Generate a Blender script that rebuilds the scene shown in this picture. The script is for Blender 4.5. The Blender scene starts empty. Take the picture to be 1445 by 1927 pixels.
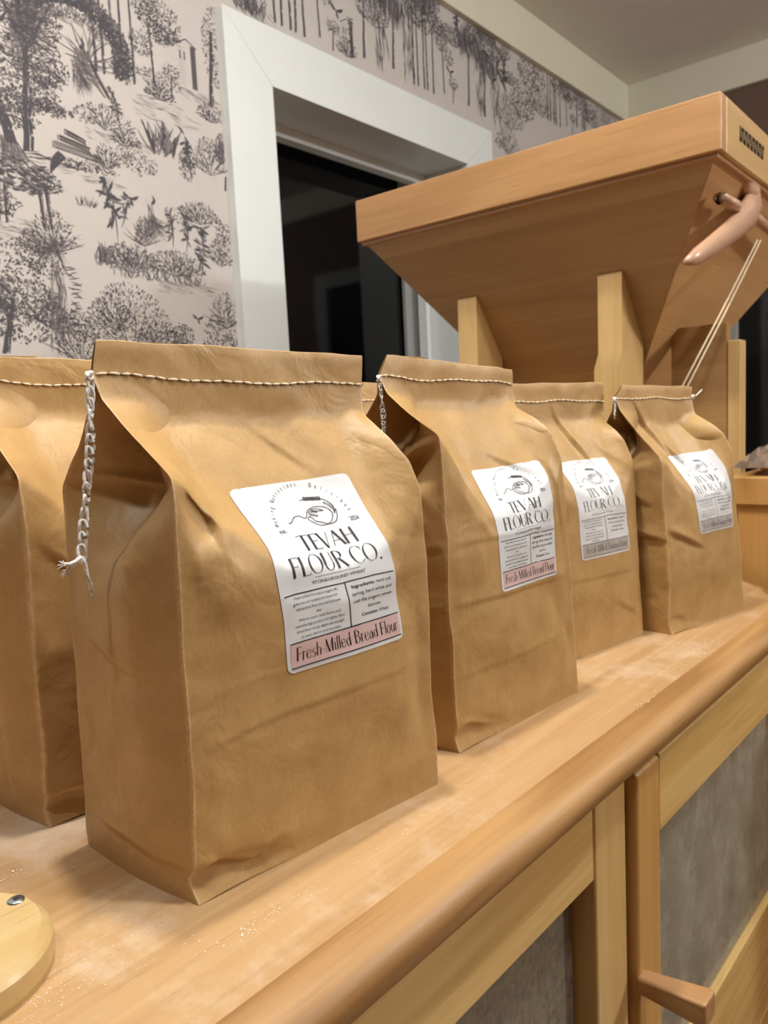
import bpy, math, random
import numpy as np
from mathutils import Vector, Matrix, noise as mnoise
random.seed(7); rng = np.random.default_rng(7)
scn = bpy.context.scene
COL = scn.collection
# ------------------------------------------------------------------ camera
IW, IH = 1445, 1927
CX, CY = 722.5, 963.5
v1 = np.array([1950., 735.]); v2 = np.array([-1000., 885.]); cc = np.array([CX, CY])
FPX = math.sqrt(-np.dot(v1-cc, v2-cc))
def _r0(p):
    d = np.array([p[0]-CX, -(p[1]-CY), -FPX]); return d/np.linalg.norm(d)
_X = _r0(v1); _Y = _r0(v2); _Y -= _X*np.dot(_X, _Y); _Y /= np.linalg.norm(_Y); _Z = np.cross(_X, _Y)
RW = np.array([_X, _Y, _Z]); CAM = np.array([0, 0, .27])
cam = bpy.data.cameras.new('camera'); camo = bpy.data.objects.new('camera', cam); COL.objects.link(camo)
M = Matrix([list(RW[0])+[CAM[0]], list(RW[1])+[CAM[1]], list(RW[2])+[CAM[2]], [0, 0, 0, 1]])
camo.matrix_world = M
cam.sensor_fit = 'VERTICAL'; cam.sensor_height = 36; cam.sensor_width = 27
cam.lens = FPX/IH*36; cam.clip_start = .02; cam.clip_end = 50
cam.dof.use_dof = True; cam.dof.focus_distance = .50; cam.dof.aperture_fstop = 15
scn.camera = camo
# ------------------------------------------------------------------ world, exposure, lamps
scn.view_settings.view_transform = 'Standard'; scn.view_settings.look = 'None'
scn.view_settings.gamma = 1; scn.view_settings.use_curve_mapping = False
scn.view_settings.exposure = 0.0
w = bpy.data.worlds.new('night'); scn.world = w; w.use_nodes = True
w.node_tree.nodes['Background'].inputs[0].default_value = (.02, .022, .03, 1)
w.node_tree.nodes['Background'].inputs[1].default_value = .15
def z_down(loc): return loc[2] > 1.65          # flush downlights; the others are small globes
def lamp(name, loc, power, radius, color):
    down = z_down(loc)
    l = bpy.data.lights.new(name, 'AREA' if down else 'POINT'); l.energy = power; l.color = color
    if down: l.shape = 'DISK'; l.size = radius*2
    else: l.shadow_soft_size = radius
    o = bpy.data.objects.new(name, l); o.location = loc; COL.objects.link(o); return o
WARM = (1.0, .93, .82); NEUT = (.98, .99, 1.0)
LAMPS = [(0.42, .46, 1.67, 18.5, .04, WARM), (2.5, -2.0, 1.50, 110, .08, NEUT), (-.38, .36, 1.67, 8, .05, NEUT), (.62, -.24, 1.60, 44, .045, NEUT)]
for i, (x, y, z, p, r, c_) in enumerate(LAMPS): lamp('ceiling_lamp_light', (x, y, z), p, r, c_)

def ray(p): return RW @ _r0(p)
def hit(p, n, d):
    n = np.array(n, float); r = ray(p); t = (d-n@CAM)/(n@r); return CAM+t*r
# ------------------------------------------------------------------ materials
def mat(name):
    m = bpy.data.materials.new(name); m.use_nodes = True
    nt = m.node_tree; b = nt.nodes['Principled BSDF']; return m, nt, b
def N(nt, t, **k):
    n = nt.nodes.new(t)
    for a, v in k.items():
        if a.startswith('i_'):
            key = a[2:]; key = int(key) if key.isdigit() else key.replace('_', ' ')
            n.inputs[key].default_value = v
        else: setattr(n, a, v)
    return n
def plain(name, c, rough=.5, metal=0, bump=0, bscale=200, spec=.5, var=0, vscale=8):
    m, nt, b = mat(name); b.inputs['Base Color'].default_value = (*c, 1)
    b.inputs['Roughness'].default_value = rough; b.inputs['Metallic'].default_value = metal
    b.inputs['Specular IOR Level'].default_value = spec
    tc = N(nt, 'ShaderNodeTexCoord')
    if var:
        n = N(nt, 'ShaderNodeTexNoise', i_Scale=vscale, i_Detail=5.); nt.links.new(tc.outputs['Object'], n.inputs['Vector'])
        mx = N(nt, 'ShaderNodeMix', data_type='RGBA'); nt.links.new(n.outputs[0], mx.inputs[0])
        mx.inputs[6].default_value = (*[x*(1-var) for x in c], 1); mx.inputs[7].default_value = (*[min(1, x*(1+var)) for x in c], 1)
        nt.links.new(mx.outputs[2], b.inputs['Base Color'])
    if bump:
        n = N(nt, 'ShaderNodeTexNoise', i_Scale=float(bscale), i_Detail=4.); nt.links.new(tc.outputs['Object'], n.inputs['Vector'])
        bp = N(nt, 'ShaderNodeBump', i_Strength=bump, i_Distance=.001); nt.links.new(n.outputs[0], bp.inputs['Height']); nt.links.new(bp.outputs[0], b.inputs['Normal'])
    return m
def wood(name, light, dark, axis=0, board=0, bax=1, rough=.42, fine=1., contrast=1., dust=0, rings=9., coat=.15, stripes=.55):
    """pine: long grain along `axis`; optional glued boards of width `board` across `bax`"""
    m, nt, b = mat(name); L = nt.links.new
    tc = N(nt, 'ShaderNodeTexCoord'); sep = N(nt, 'ShaderNodeSeparateXYZ'); L(tc.outputs['Object'], sep.inputs[0])
    vec = tc.outputs['Object']; bsh = None
    if board:
        d = N(nt, 'ShaderNodeMath', operation='DIVIDE'); L(sep.outputs[bax], d.inputs[0]); d.inputs[1].default_value = board
        fl = N(nt, 'ShaderNodeMath', operation='FLOOR'); L(d.outputs[0], fl.inputs[0])
        wn = N(nt, 'ShaderNodeTexWhiteNoise', noise_dimensions='1D'); L(fl.outputs[0], wn.inputs['W'])
        ad = N(nt, 'ShaderNodeVectorMath', operation='MULTIPLY_ADD'); L(wn.outputs['Color'], ad.inputs[0]); ad.inputs[1].default_value = (3, 3, 3); L(tc.outputs['Object'], ad.inputs[2])
        vec = ad.outputs[0]; bsh = wn.outputs['Value']
    def stretched(sc, k):
        mp = N(nt, 'ShaderNodeMapping'); s = [sc]*3; s[axis] = sc*k; mp.inputs['Scale'].default_value = s; L(vec, mp.inputs[0]); return mp.outputs[0]
    n1 = N(nt, 'ShaderNodeTexNoise', i_Scale=1., i_Detail=3., i_Roughness=.55); L(stretched(rings, .07), n1.inputs['Vector'])
    mu = N(nt, 'ShaderNodeMath', operation='MULTIPLY'); L(n1.outputs[0], mu.inputs[0]); mu.inputs[1].default_value = 34.
    sn = N(nt, 'ShaderNodeMath', operation='SINE'); L(mu.outputs[0], sn.inputs[0])
    n2 = N(nt, 'ShaderNodeTexNoise', i_Scale=1., i_Detail=6., i_Roughness=.65); L(stretched(170*fine, .025), n2.inputs['Vector'])
    n3 = N(nt, 'ShaderNodeTexNoise', i_Scale=1., i_Detail=3.); L(stretched(14, .12), n3.inputs['Vector'])
    r1 = N(nt, 'ShaderNodeMapRange', i_1=-1., i_2=1., i_3=0., i_4=stripes); L(sn.outputs[0], r1.inputs[0])
    a1 = N(nt, 'ShaderNodeMath', operation='MULTIPLY_ADD'); L(n2.outputs[0], a1.inputs[0]); a1.inputs[1].default_value = 1.4; L(r1.outputs[0], a1.inputs[2])
    a2 = N(nt, 'ShaderNodeMath', operation='ADD'); L(a1.outputs[0], a2.inputs[0]); L(n3.outputs[0], a2.inputs[1])
    last = a2.outputs[0]
    if bsh is not None:
        q = N(nt, 'ShaderNodeMath', operation='MULTIPLY_ADD'); L(bsh, q.inputs[0]); q.inputs[1].default_value = .55; L(last, q.inputs[2]); last = q.outputs[0]
    c0 = 1.15 + .20 + stripes/2 - .28 + (.27 if board else 0)
    mr = N(nt, 'ShaderNodeMapRange', i_1=c0-.75/contrast, i_2=c0+.75/contrast, i_3=0., i_4=1.); L(last, mr.inputs[0])
    cr = N(nt, 'ShaderNodeMix', data_type='RGBA'); L(mr.outputs[0], cr.inputs[0]); cr.inputs[6].default_value = (*light, 1); cr.inputs[7].default_value = (*dark, 1)
    # short dark pores
    n4 = N(nt, 'ShaderNodeTexNoise', i_Scale=1., i_Detail=2.); L(stretched(420*fine, .03), n4.inputs['Vector'])
    p4 = N(nt, 'ShaderNodeMapRange', i_1=.66, i_2=.74, i_3=0., i_4=.35); L(n4.outputs[0], p4.inputs[0])
    c2 = N(nt, 'ShaderNodeMix', data_type='RGBA'); L(p4.outputs[0], c2.inputs[0]); L(cr.outputs[2], c2.inputs[6]); c2.inputs[7].default_value = (dark[0]*.55, dark[1]*.45, dark[2]*.35, 1)
    out = c2.outputs[2]; b.inputs['Roughness'].default_value = rough
    if dust:
        d1 = N(nt, 'ShaderNodeTexNoise', i_Scale=7., i_Detail=9., i_Roughness=.72); L(tc.outputs['Object'], d1.inputs['Vector'])
        d2 = N(nt, 'ShaderNodeMapRange', i_1=.50, i_2=.78, i_3=0., i_4=dust); L(d1.outputs[0], d2.inputs[0])
        c3 = N(nt, 'ShaderNodeMix', data_type='RGBA'); L(d2.outputs[0], c3.inputs[0]); L(out, c3.inputs[6]); c3.inputs[7].default_value = (.85, .76, .66, 1); out = c3.outputs[2]
        rr = N(nt, 'ShaderNodeMapRange', i_1=0., i_2=1., i_3=rough, i_4=.8); L(d2.outputs[0], rr.inputs[0]); L(rr.outputs[0], b.inputs['Roughness'])
    L(out, b.inputs['Base Color'])
    b.inputs['Coat Weight'].default_value = coat; b.inputs['Coat Roughness'].default_value = .25
    bp = N(nt, 'ShaderNodeBump', i_Strength=.12, i_Distance=.0006); L(n2.outputs[0], bp.inputs['Height']); L(bp.outputs[0], b.inputs['Normal'])
    return m
def kraft():
    m, nt, b = mat('kraft_paper'); L = nt.links.new
    tc = N(nt, 'ShaderNodeTexCoord')
    n1 = N(nt, 'ShaderNodeTexNoise', i_Scale=1., i_Detail=5., i_Roughness=.7); mp = N(nt, 'ShaderNodeMapping'); mp.inputs['Scale'].default_value = (900, 900, 350); L(tc.outputs['Object'], mp.inputs[0]); L(mp.outputs[0], n1.inputs['Vector'])
    n2 = N(nt, 'ShaderNodeTexNoise', i_Scale=26., i_Detail=5., i_Roughness=.6); L(tc.outputs['Object'], n2.inputs['Vector'])
    a = N(nt, 'ShaderNodeMath', operation='ADD'); L(n1.outputs[0], a.inputs[0]); L(n2.outputs[0], a.inputs[1])
    mr = N(nt, 'ShaderNodeMapRange', i_1=.6, i_2=1.4, i_3=0., i_4=1.); L(a.outputs[0], mr.inputs[0])
    mx = N(nt, 'ShaderNodeMix', data_type='RGBA'); L(mr.outputs[0], mx.inputs[0]); mx.inputs[6].default_value = (.36, .208, .070, 1); mx.inputs[7].default_value = (.53, .335, .138, 1)
    at = N(nt, 'ShaderNodeAttribute', attribute_name='wear')
    mu = N(nt, 'ShaderNodeMath', operation='MULTIPLY'); L(at.outputs['Fac'], mu.inputs[0]); mu.inputs[1].default_value = .8
    m2 = N(nt, 'ShaderNodeMix', data_type='RGBA'); L(mu.outputs[0], m2.inputs[0]); L(mx.outputs[2], m2.inputs[6]); m2.inputs[7].default_value = (.70, .50, .29, 1)
    L(m2.outputs[2], b.inputs['Base Color']); b.inputs['Roughness'].default_value = .47; b.inputs['Specular IOR Level'].default_value = .48
    b.inputs['Sheen Weight'].default_value = .0
    n3 = N(nt, 'ShaderNodeTexNoise', i_Scale=320., i_Detail=4.); L(tc.outputs['Object'], n3.inputs['Vector'])
    bp = N(nt, 'ShaderNodeBump', i_Strength=.22, i_Distance=.0004); L(n3.outputs[0], bp.inputs['Height'])
    n5 = N(nt, 'ShaderNodeTexNoise', i_Scale=24., i_Detail=3., i_Roughness=.6, i_Distortion=.6)
    n6 = N(nt, 'ShaderNodeTexNoise', i_Scale=12., i_Detail=2.); L(tc.outputs['Object'], n6.inputs['Vector'])
    va = N(nt, 'ShaderNodeVectorMath', operation='MULTIPLY_ADD'); L(n6.outputs['Color'], va.inputs[0]); va.inputs[1].default_value = (.05, .05, .05); L(tc.outputs['Object'], va.inputs[2]); L(va.outputs[0], n5.inputs['Vector'])
    b2 = N(nt, 'ShaderNodeBump', i_Strength=.30, i_Distance=.006); L(n5.outputs[0], b2.inputs['Height']); L(bp.outputs[0], b2.inputs['Normal']); L(b2.outputs[0], b.inputs['Normal'])
    return m
MAT = {}
MAT['kraft'] = kraft()
MAT['top'] = wood('worktop_pine', (.56, .375, .195), (.38, .215, .09), axis=0, board=.075, bax=1, rough=.40, dust=.5, stripes=.40, contrast=1.0, coat=.12, rings=12)
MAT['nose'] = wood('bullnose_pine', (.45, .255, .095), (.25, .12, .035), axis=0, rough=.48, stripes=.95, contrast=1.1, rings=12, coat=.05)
MAT['rail'] = wood('rail_pine', (.76, .54, .22), (.56, .35, .11), axis=0, rough=.45, stripes=.8, contrast=.9, rings=22)
MAT['stile'] = wood('stile_pine', (.74, .52, .23), (.58, .37, .13), axis=2, rough=.45, stripes=.5, contrast=.8, rings=16)
MAT['dstile'] = wood('door_stile_pine', (.66, .40, .14), (.48, .25, .07), axis=2, rough=.42, stripes=.5, contrast=.8, rings=16)
MAT['handle'] = wood('handle_wood', (.50, .29, .135), (.32, .16, .06), axis=1, rough=.45, stripes=.6, rings=30)
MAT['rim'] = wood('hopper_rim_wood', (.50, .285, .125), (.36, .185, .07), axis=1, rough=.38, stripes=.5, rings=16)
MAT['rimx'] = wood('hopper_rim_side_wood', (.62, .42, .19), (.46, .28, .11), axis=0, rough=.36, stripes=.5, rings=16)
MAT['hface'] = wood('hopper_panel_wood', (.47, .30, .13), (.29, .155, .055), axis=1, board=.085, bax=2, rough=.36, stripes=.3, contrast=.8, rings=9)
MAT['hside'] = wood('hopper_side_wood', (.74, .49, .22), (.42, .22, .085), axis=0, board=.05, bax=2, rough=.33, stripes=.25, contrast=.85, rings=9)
MAT['post'] = wood('post_wood', (.64, .44, .20), (.50, .32, .12), axis=2, rough=.42, stripes=.4, rings=18)
MAT['disc'] = wood('disc_wood', (.62, .47, .24), (.50, .33, .13), axis=0, rough=.4, stripes=.4, rings=18)
MAT['crate'] = wood('bin_wood', (.60, .34, .11), (.46, .24, .065), axis=2, rough=.45, stripes=.4)
MAT['toggle'] = plain('smooth_turned_wood', (.50, .30, .19), .3, var=.1)
MAT['white'] = plain('white_gloss_paint', (.74, .785, .785), .35, bump=.05, bscale=60, var=.03)
MAT['cream'] = plain('cream_paint', (.72, .70, .56), .6, var=.03)
MAT['ceiling'] = plain('ceiling_paint', (.80, .78, .71), .9, bump=.6, bscale=90, var=.05)
MAT['brown'] = plain('brown_wall_paint', (.145, .085, .06), .8, bump=.1, var=.06)
MAT['floor'] = wood('floor_boards', (.30, .18, .09), (.18, .10, .05), axis=0, board=.12, bax=1, rough=.4)
MAT['paper'] = plain('wallpaper_ground', (.53, .495, .465), .75, var=.04, vscale=40)
MAT['ink1'] = plain('wallpaper_ink_dark', (.062, .056, .066), .75)
MAT['ink2'] = plain('wallpaper_ink_grey', (.19, .165, .17), .75)
MAT['label'] = plain('label_paper', (.70, .715, .73), .38, spec=.5)
MAT['pink'] = plain('label_pink', (.66, .47, .45), .45)
MAT['grey'] = plain('label_grey', (.44, .41, .38), .45)
MAT['ink'] = plain('label_ink', (.012, .010, .016), .5)
MAT['inkg'] = plain('label_ink_grey', (.10, .095, .09), .5)
MAT['thread'] = plain('cotton_thread', (.86, .83, .78), .8, bump=.6, bscale=1500)
MAT['stitch'] = plain('stitch_thread', (.92, .80, .62), .7, bump=.5, bscale=1500)
MAT['hole'] = plain('needle_hole', (.05, .03, .015), .9)
MAT['steel'] = plain('zinc_steel', (.45, .55, .60), .3, metal=1)
MAT['dark'] = plain('dark_void', (.012, .012, .014), .8)
MAT['greyframe'] = plain('grey_frame_paint', (.30, .31, .30), .45)
MAT['string'] = plain('pale_cord', (.62, .50, .33), .7)
MAT['crust'] = plain('bread_crust', (.26, .12, .05), .6, bump=.8, bscale=120, var=.4, vscale=30)
MAT['flour'] = plain('flour', (.9, .86, .8), .9)
MAT['bowl'] = plain('cream_bowl', (.78, .60, .30), .45, var=.08)
MAT['teal'] = plain('pale_teal_cloth', (.34, .42, .40), .8, var=.1)
MAT['disk_in'] = plain('grey_stone', (.40, .35, .33), .7, var=.1, vscale=60)
def glassmat(name, dustc, dustamt, tint, scale):
    m = bpy.data.materials.new(name); m.use_nodes = True; nt = m.node_tree; nt.nodes.clear(); L = nt.links.new
    out = N(nt, 'ShaderNodeOutputMaterial'); tr = N(nt, 'ShaderNodeBsdfTransparent'); tr.inputs[0].default_value = (*tint, 1)
    gl = N(nt, 'ShaderNodeBsdfGlossy', i_Roughness=.05); df = N(nt, 'ShaderNodeBsdfDiffuse'); df.inputs[0].default_value = (*dustc, 1)
    fr = N(nt, 'ShaderNodeFresnel', i_IOR=1.5); m1 = N(nt, 'ShaderNodeMixShader'); L(fr.outputs[0], m1.inputs[0]); L(tr.outputs[0], m1.inputs[1]); L(gl.outputs[0], m1.inputs[2])
    tc = N(nt, 'ShaderNodeTexCoord'); mp = N(nt, 'ShaderNodeMapping'); mp.inputs['Scale'].default_value = (scale, scale, scale*.7); L(tc.outputs['Object'], mp.inputs[0])
    n = N(nt, 'ShaderNodeTexNoise', i_Scale=1., i_Detail=9., i_Roughness=.75); L(mp.outputs[0], n.inputs['Vector'])
    mr = N(nt, 'ShaderNodeMapRange', i_1=.25, i_2=.8, i_3=dustamt*.35, i_4=dustamt*1.2); L(n.outputs[0], mr.inputs[0])
    m2 = N(nt, 'ShaderNodeMixShader'); L(mr.outputs[0], m2.inputs[0]); L(m1.outputs[0], m2.inputs[1]); L(df.outputs[0], m2.inputs[2]); L(m2.outputs[0], out.inputs[0]); return m
MAT['dglass'] = glassmat('dusty_glass', (.86, .84, .70), .36, (.93, .97, .94), 22)
MAT['tglass'] = glassmat('textured_glass', (.36, .31, .23), .75, (.7, .7, .65), 160)
MAT['glass'] = glassmat('night_glass', (.02, .02, .02), .05, (.6, .6, .62), 5)
MAT['film'] = glassmat('plastic_film', (.6, .55, .5), .25, (.95, .95, .95), 30)
# ------------------------------------------------------------------ mesh helpers
class MB:
    def __init__(s): s.v = []; s.f = []; s.m = []; s.sm = []
    def add(s, vs, fs, mi=0, smooth=False):
        o = len(s.v); s.v += [tuple(map(float, v)) for v in vs]; s.f += [[i+o for i in f] for f in fs]; s.m += [mi]*len(fs); s.sm += [smooth]*len(fs); return o
    def box(s, a, b, mi=0):
        (x0, y0, z0), (x1, y1, z1) = a, b
        s.add([(x0, y0, z0), (x1, y0, z0), (x1, y1, z0), (x0, y1, z0), (x0, y0, z1), (x1, y0, z1), (x1, y1, z1), (x0, y1, z1)],
              [(0, 3, 2, 1), (4, 5, 6, 7), (0, 1, 5, 4), (1, 2, 6, 5), (2, 3, 7, 6), (3, 0, 4, 7)], mi)
    def prism(s, prof, axis, a, b, mi=0, smooth=False):
        """prof: list of 2D points; extruded along axis 0/1/2 from a to b"""
        n = len(prof); vs = []
        for t in (a, b):
            for p in prof:
                q = [p[0], p[1]]; q.insert(axis, t); vs.append(q)
        fs = [(i, (i+1) % n, n+(i+1) % n, n+i) for i in range(n)]
        s.add(vs, fs, mi, smooth); s.add(vs, [tuple(range(n))[::-1], tuple(range(n, 2*n))], mi)
    def tube(s, pts, r, n=8, mi=0, caps=True):
        pts = [Vector(p) for p in pts]; rr = r if hasattr(r, '__len__') else [r]*len(pts); vs = []
        up = Vector((0, 0, 1))
        for i, p in enumerate(pts):
            t = (pts[min(i+1, len(pts)-1)]-pts[max(i-1, 0)]).normalized()
            a = t.cross(up)
            if a.length < .15: a = t.cross(Vector((0, 1, 0)))
            a.normalize(); b = t.cross(a)
            for k in range(n):
                an = 2*math.pi*k/n; vs.append(p+(a*math.cos(an)+b*math.sin(an))*rr[i])
        fs = [(i*n+k, i*n+(k+1) % n, (i+1)*n+(k+1) % n, (i+1)*n+k) for i in range(len(pts)-1) for k in range(n)]
        if caps: fs += [tuple(range(n))[::-1], tuple((len(pts)-1)*n+k for k in range(n))]
        s.add(vs, fs, mi, True)
    def grid(s, G, mi=0, smooth=True, flip=False):
        h, w_ = G.shape[:2]; vs = G.reshape(-1, 3)
        fs = []
        for i in range(h-1):
            for j in range(w_-1):
                q = (i*w_+j, i*w_+j+1, (i+1)*w_+j+1, (i+1)*w_+j); fs.append(q[::-1] if flip else q)
        return s.add(vs, fs, mi, smooth)
    def lathe(s, prof, c, n=48, mi=0, smooth=True):
        vs = []
        for r, z in prof:
            for k in range(n):
                a = 2*math.pi*k/n; vs.append((c[0]+r*math.cos(a), c[1]+r*math.sin(a), c[2]+z))
        fs = [(i*n+k, i*n+(k+1) % n, (i+1)*n+(k+1) % n, (i+1)*n+k) for i in range(len(prof)-1) for k in range(n)]
        s.add(vs, fs, mi, smooth)
    def build(s, name, mats, parent=None, bevel=0, kind=None, attr=None, seg=3):
        me = bpy.data.meshes.new(name); me.from_pydata(s.v, [], s.f)
        mats = mats if isinstance(mats, (list, tuple)) else [mats]
        for k in mats: me.materials.append(MAT[k])
        me.polygons.foreach_set('material_index', s.m); me.polygons.foreach_set('use_smooth', s.sm); me.update()
        if attr is not None:
            a = me.attributes.new('wear', 'FLOAT', 'POINT'); a.data.foreach_set('value', np.asarray(attr, np.float32))
        o = bpy.data.objects.new(name, me); COL.objects.link(o)
        if parent is not None: o.parent = parent
        if bevel:
            bm = o.modifiers.new('bevel', 'BEVEL'); bm.width = bevel; bm.segments = seg; bm.limit_method = 'ANGLE'; bm.angle_limit = math.radians(35)
            bm.harden_normals = False
            me.polygons.foreach_set('use_smooth', [True]*len(me.polygons))
            for p in me.polygons: pass
            wn = o.modifiers.new('wn', 'WEIGHTED_NORMAL'); wn.keep_sharp = True
        if kind: o['kind'] = kind
        return o
def empty(name, loc, label, cat, rz=0, group=None):
    o = bpy.data.objects.new(name, None); COL.objects.link(o); o.location = loc; o.rotation_euler = (0, 0, rz); o.empty_display_size = .05
    o['label'] = label; o['category'] = cat
    if group: o['group'] = group
    return o
def tag(o, label, cat, group=None):
    o['label'] = label; o['category'] = cat
    if group: o['group'] = group
    return o
def struct(name, mb, m, bevel=0): return mb.build(name, m, None, bevel, 'structure')
# ------------------------------------------------------------------ room shell
WY, WF, ZC, ZF = 1.44, 3.49, 1.69, -.93
WB, WR = -2.2, -2.6
OX0, OX1, OZ = 1.342, 2.172, 1.083          # opening in the left wall
b = MB(); b.box((WB, WR, ZF-.05), (WF+.05, WY+.6, ZF)); struct('floor', b, 'floor')
b = MB(); b.box((WB, WR, ZC), (WF+.05, WY+.6, ZC+.05)); struct('ceiling', b, 'ceiling')
# far wall with a window hole
FY0, FY1, FZ0, FZ1 = .0, .965, -.02, 1.1
b = MB(); b.box((WF, WR, ZF), (WF+.05, FY0, ZC)); b.box((WF, FY1, ZF), (WF+.05, WY+.05, ZC)); b.box((WF, FY0, ZF), (WF+.05, FY1, FZ0)); b.box((WF, FY0, FZ1), (WF+.05, FY1, ZC))
struct('wall_far', b, 'brown')
b = MB(); b.box((WB, WR-.05, ZF), (WF, WR, ZC)); struct('wall_right', b, 'brown')
b = MB(); b.box((WB-.05, WR, ZF), (WB, WY+.05, ZC)); struct('wall_back', b, 'brown')
# crown boards
b = MB(); b.box((WB, WY-.022, 1.536), (WF, WY, ZC)); struct('trim_1', b, 'cream', .002)
b = MB(); b.box((WF-.022, WR, 1.545), (WF, WY-.022, ZC)); struct('trim_2', b, 'cream', .002)
b = MB(); b.box((WB, WR, 1.536), (WF-.022, WR+.022, ZC)); struct('trim_5', b, 'cream', .002)
# door casing
b = MB()
g_ = .0006
b.prism([(1.2025, ZF), (OX0, ZF), (OX0, OZ-g_), (1.2025, 1.218-g_)], 1, 1.42, WY); b.prism([(OX1, ZF), (2.326, ZF), (2.326, 1.218-g_), (OX1, OZ-g_)], 1, 1.42, WY)
b.prism([(OX0+g_, OZ), (OX1-g_, OZ), (2.326, 1.218), (1.2025, 1.218)], 1, 1.42, WY)
struct('trim_3', b, 'white', .0025)
# jamb lining, stop and dark glazed door leaf
b = MB(); b.box((OX0-.02, WY, ZF), (OX0, 1.76, OZ)); b.box((OX1, WY, ZF), (OX1+.02, 1.76, OZ)); b.box((OX0-.02, WY, OZ), (OX1+.02, 1.76, OZ+.02))
b.box((OX0, 1.585, OZ-.03), (OX1, 1.62, OZ)); b.box((OX1-.03, 1.585, ZF), (OX1, 1.62, OZ-.03)); b.box((OX0, 1.585, ZF), (OX0+.03, 1.62, OZ-.03))
struct('trim_4', b, 'white', .001)
b = MB(); b.box((OX0, 1.66, ZF), (OX1, 1.666, OZ), 0)
o = struct('door_1', b, 'glass')
b = MB()
b.box((OX1-.07, 1.64, ZF), (OX1-.0, 1.655, OZ)); d_ = b.build('door_frame', 'greyframe', o, .002)
b = MB(); b.box((OX0-.3, 1.78, ZF), (OX1+1.4, 1.80, ZC)); struct('wall_beyond', b, 'dark')
# window in the far wall
b = MB(); b.box((WF-.02, FY1, FZ0-.09), (WF, FY1+.10, FZ1+.09)); b.box((WF-.02, FY0-.1, FZ0-.09), (WF, FY0, FZ1+.09)); b.box((WF-.02, FY0, FZ1), (WF, FY1, FZ1+.09)); b.box((WF-.03, FY0, FZ0-.09), (WF, FY1, FZ0))
o = struct('window_1', b, 'greyframe', .003)
b = MB(); b.box((WF+.01, FY0, FZ0), (WF+.014, FY1, FZ1)); b.build('window_pane', 'glass', o)
b = MB(); b.box((WF+.2, FY0-1, FZ0-1), (WF+.22, FY1+.8, FZ1+.4)); struct('wall_outside', b, 'dark')
# ------------------------------------------------------------------ left wall and its printed paper
class Ink:
    def __init__(s): s.v = []; s.f = []; s.m = []
    k = .5; ox = 0; oz = 0; on = False
    def ok(s, x, z):
        return z < 1.545 and not (1.195 < x < 2.33 and z < 1.215) and WB < x < WF
    def poly(s, pts, mi):
        if s.on: pts = [(s.ox+(p[0]-s.ox)*s.k, s.oz+(p[1]-s.oz)*s.k) for p in pts]
        cx_ = sum(p[0] for p in pts)/len(pts); cz_ = sum(p[1] for p in pts)/len(pts)
        if not s.ok(cx_, cz_): return
        o = len(s.v); s.v += [(p[0], WY-.0006-.0000004*(len(s.f) % 600), p[1]) for p in pts]; s.f.append(list(range(o, o+len(pts)))); s.m.append(mi)
    def stroke(s, pts, w0, mi=0, taper=True):
        n = len(pts)
        for i in range(n-1):
            (x0, z0), (x1, z1) = pts[i], pts[i+1]; L_ = math.hypot(x1-x0, z1-z0)+1e-9; nx, nz = -(z1-z0)/L_, (x1-x0)/L_
            wa = w0*(math.sin(math.pi*(i+.25)/(n-.5)) if taper else 1); wb = w0*(math.sin(math.pi*(i+1.25)/(n-.5)) if taper else 1)
            wb = max(wb, w0*.12); wa = max(wa, w0*.12)
            s.poly([(x0-nx*wa/2, z0-nz*wa/2), (x1-nx*wb/2, z1-nz*wb/2), (x1+nx*wb/2, z1+nz*wb/2), (x0+nx*wa/2, z0+nz*wa/2)], mi)
    def arc(s, x, z, L_, ang, bend, w_, mi=0, n=4):
        pts = []; a = ang-bend/2; px, pz = x, z
        for i in range(n+1):
            pts.append((px, pz)); px += math.cos(a)*L_/n; pz += math.sin(a)*L_/n; a += bend/n
        s.stroke(pts, w_, mi)
INK = Ink(); R = random.Random(11); U = R.uniform
def clump(cx_, cz_, rx, rz, n, dark=.6, leaf=.006, hollow=.0):
    leaf *= .72; n = int(n*1.6)
    """a leafy mass: small crescent leaf strokes, denser at its rim and base"""
    for _ in range(n):
        a = U(0, 2*math.pi); r = math.sqrt(U(hollow, 1)); x = cx_+rx*r*math.cos(a); z = cz_+rz*r*math.sin(a)
        d = dark+(-.35 if math.sin(a)*r > .2 else .25)
        INK.arc(x, z, leaf*U(.6, 1.4), U(0, 6.28), U(-2.5, 2.5), leaf*U(.25, .6), 0 if R.random() < d else 1, 3)
def trunk(x0, z0, x1, z1, w0, w1, mi=0):
    n = 7; pts = [(x0+(x1-x0)*t/n+U(-.1, .1)*w0, z0+(z1-z0)*t/n) for t in range(n+1)]
    for i in range(n):
        wa = w0+(w1-w0)*i/n; wb = w0+(w1-w0)*(i+1)/n; (xa, za), (xb, zb) = pts[i], pts[i+1]
        INK.poly([(xa-wa/2, za), (xb-wb/2, zb), (xb+wb*.1, zb), (xa+wa*.1, za)], mi)
        for k in range(4):
            t = U(.15, .5); INK.stroke([(xa+wa*t, za+U(0, .3)*(zb-za)), (xb+wb*t, zb)], w0*.12, 0, False)
def hatch(x, z, w_, h, n, ang=0., mi=1, lw=.0009):
    for _ in range(n):
        xx = x+U(-w_/2, w_/2); zz = z+U(-h/2, h/2); L_ = U(.015, .05); INK.arc(xx, zz, L_, ang+U(-.15, .15), U(-.3, .3), lw*U(.6, 1.4), mi, 3)
def grass(x, z, w_, h, n, mi=0):
    for _ in range(n):
        xx = x+U(-w_/2, w_/2); INK.arc(xx, z+U(-.1, .1)*h, h*U(.5, 1.1), 1.57+U(-.7, .7), U(-.9, .9), h*.06, mi if R.random() < .6 else 1, 3)
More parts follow.
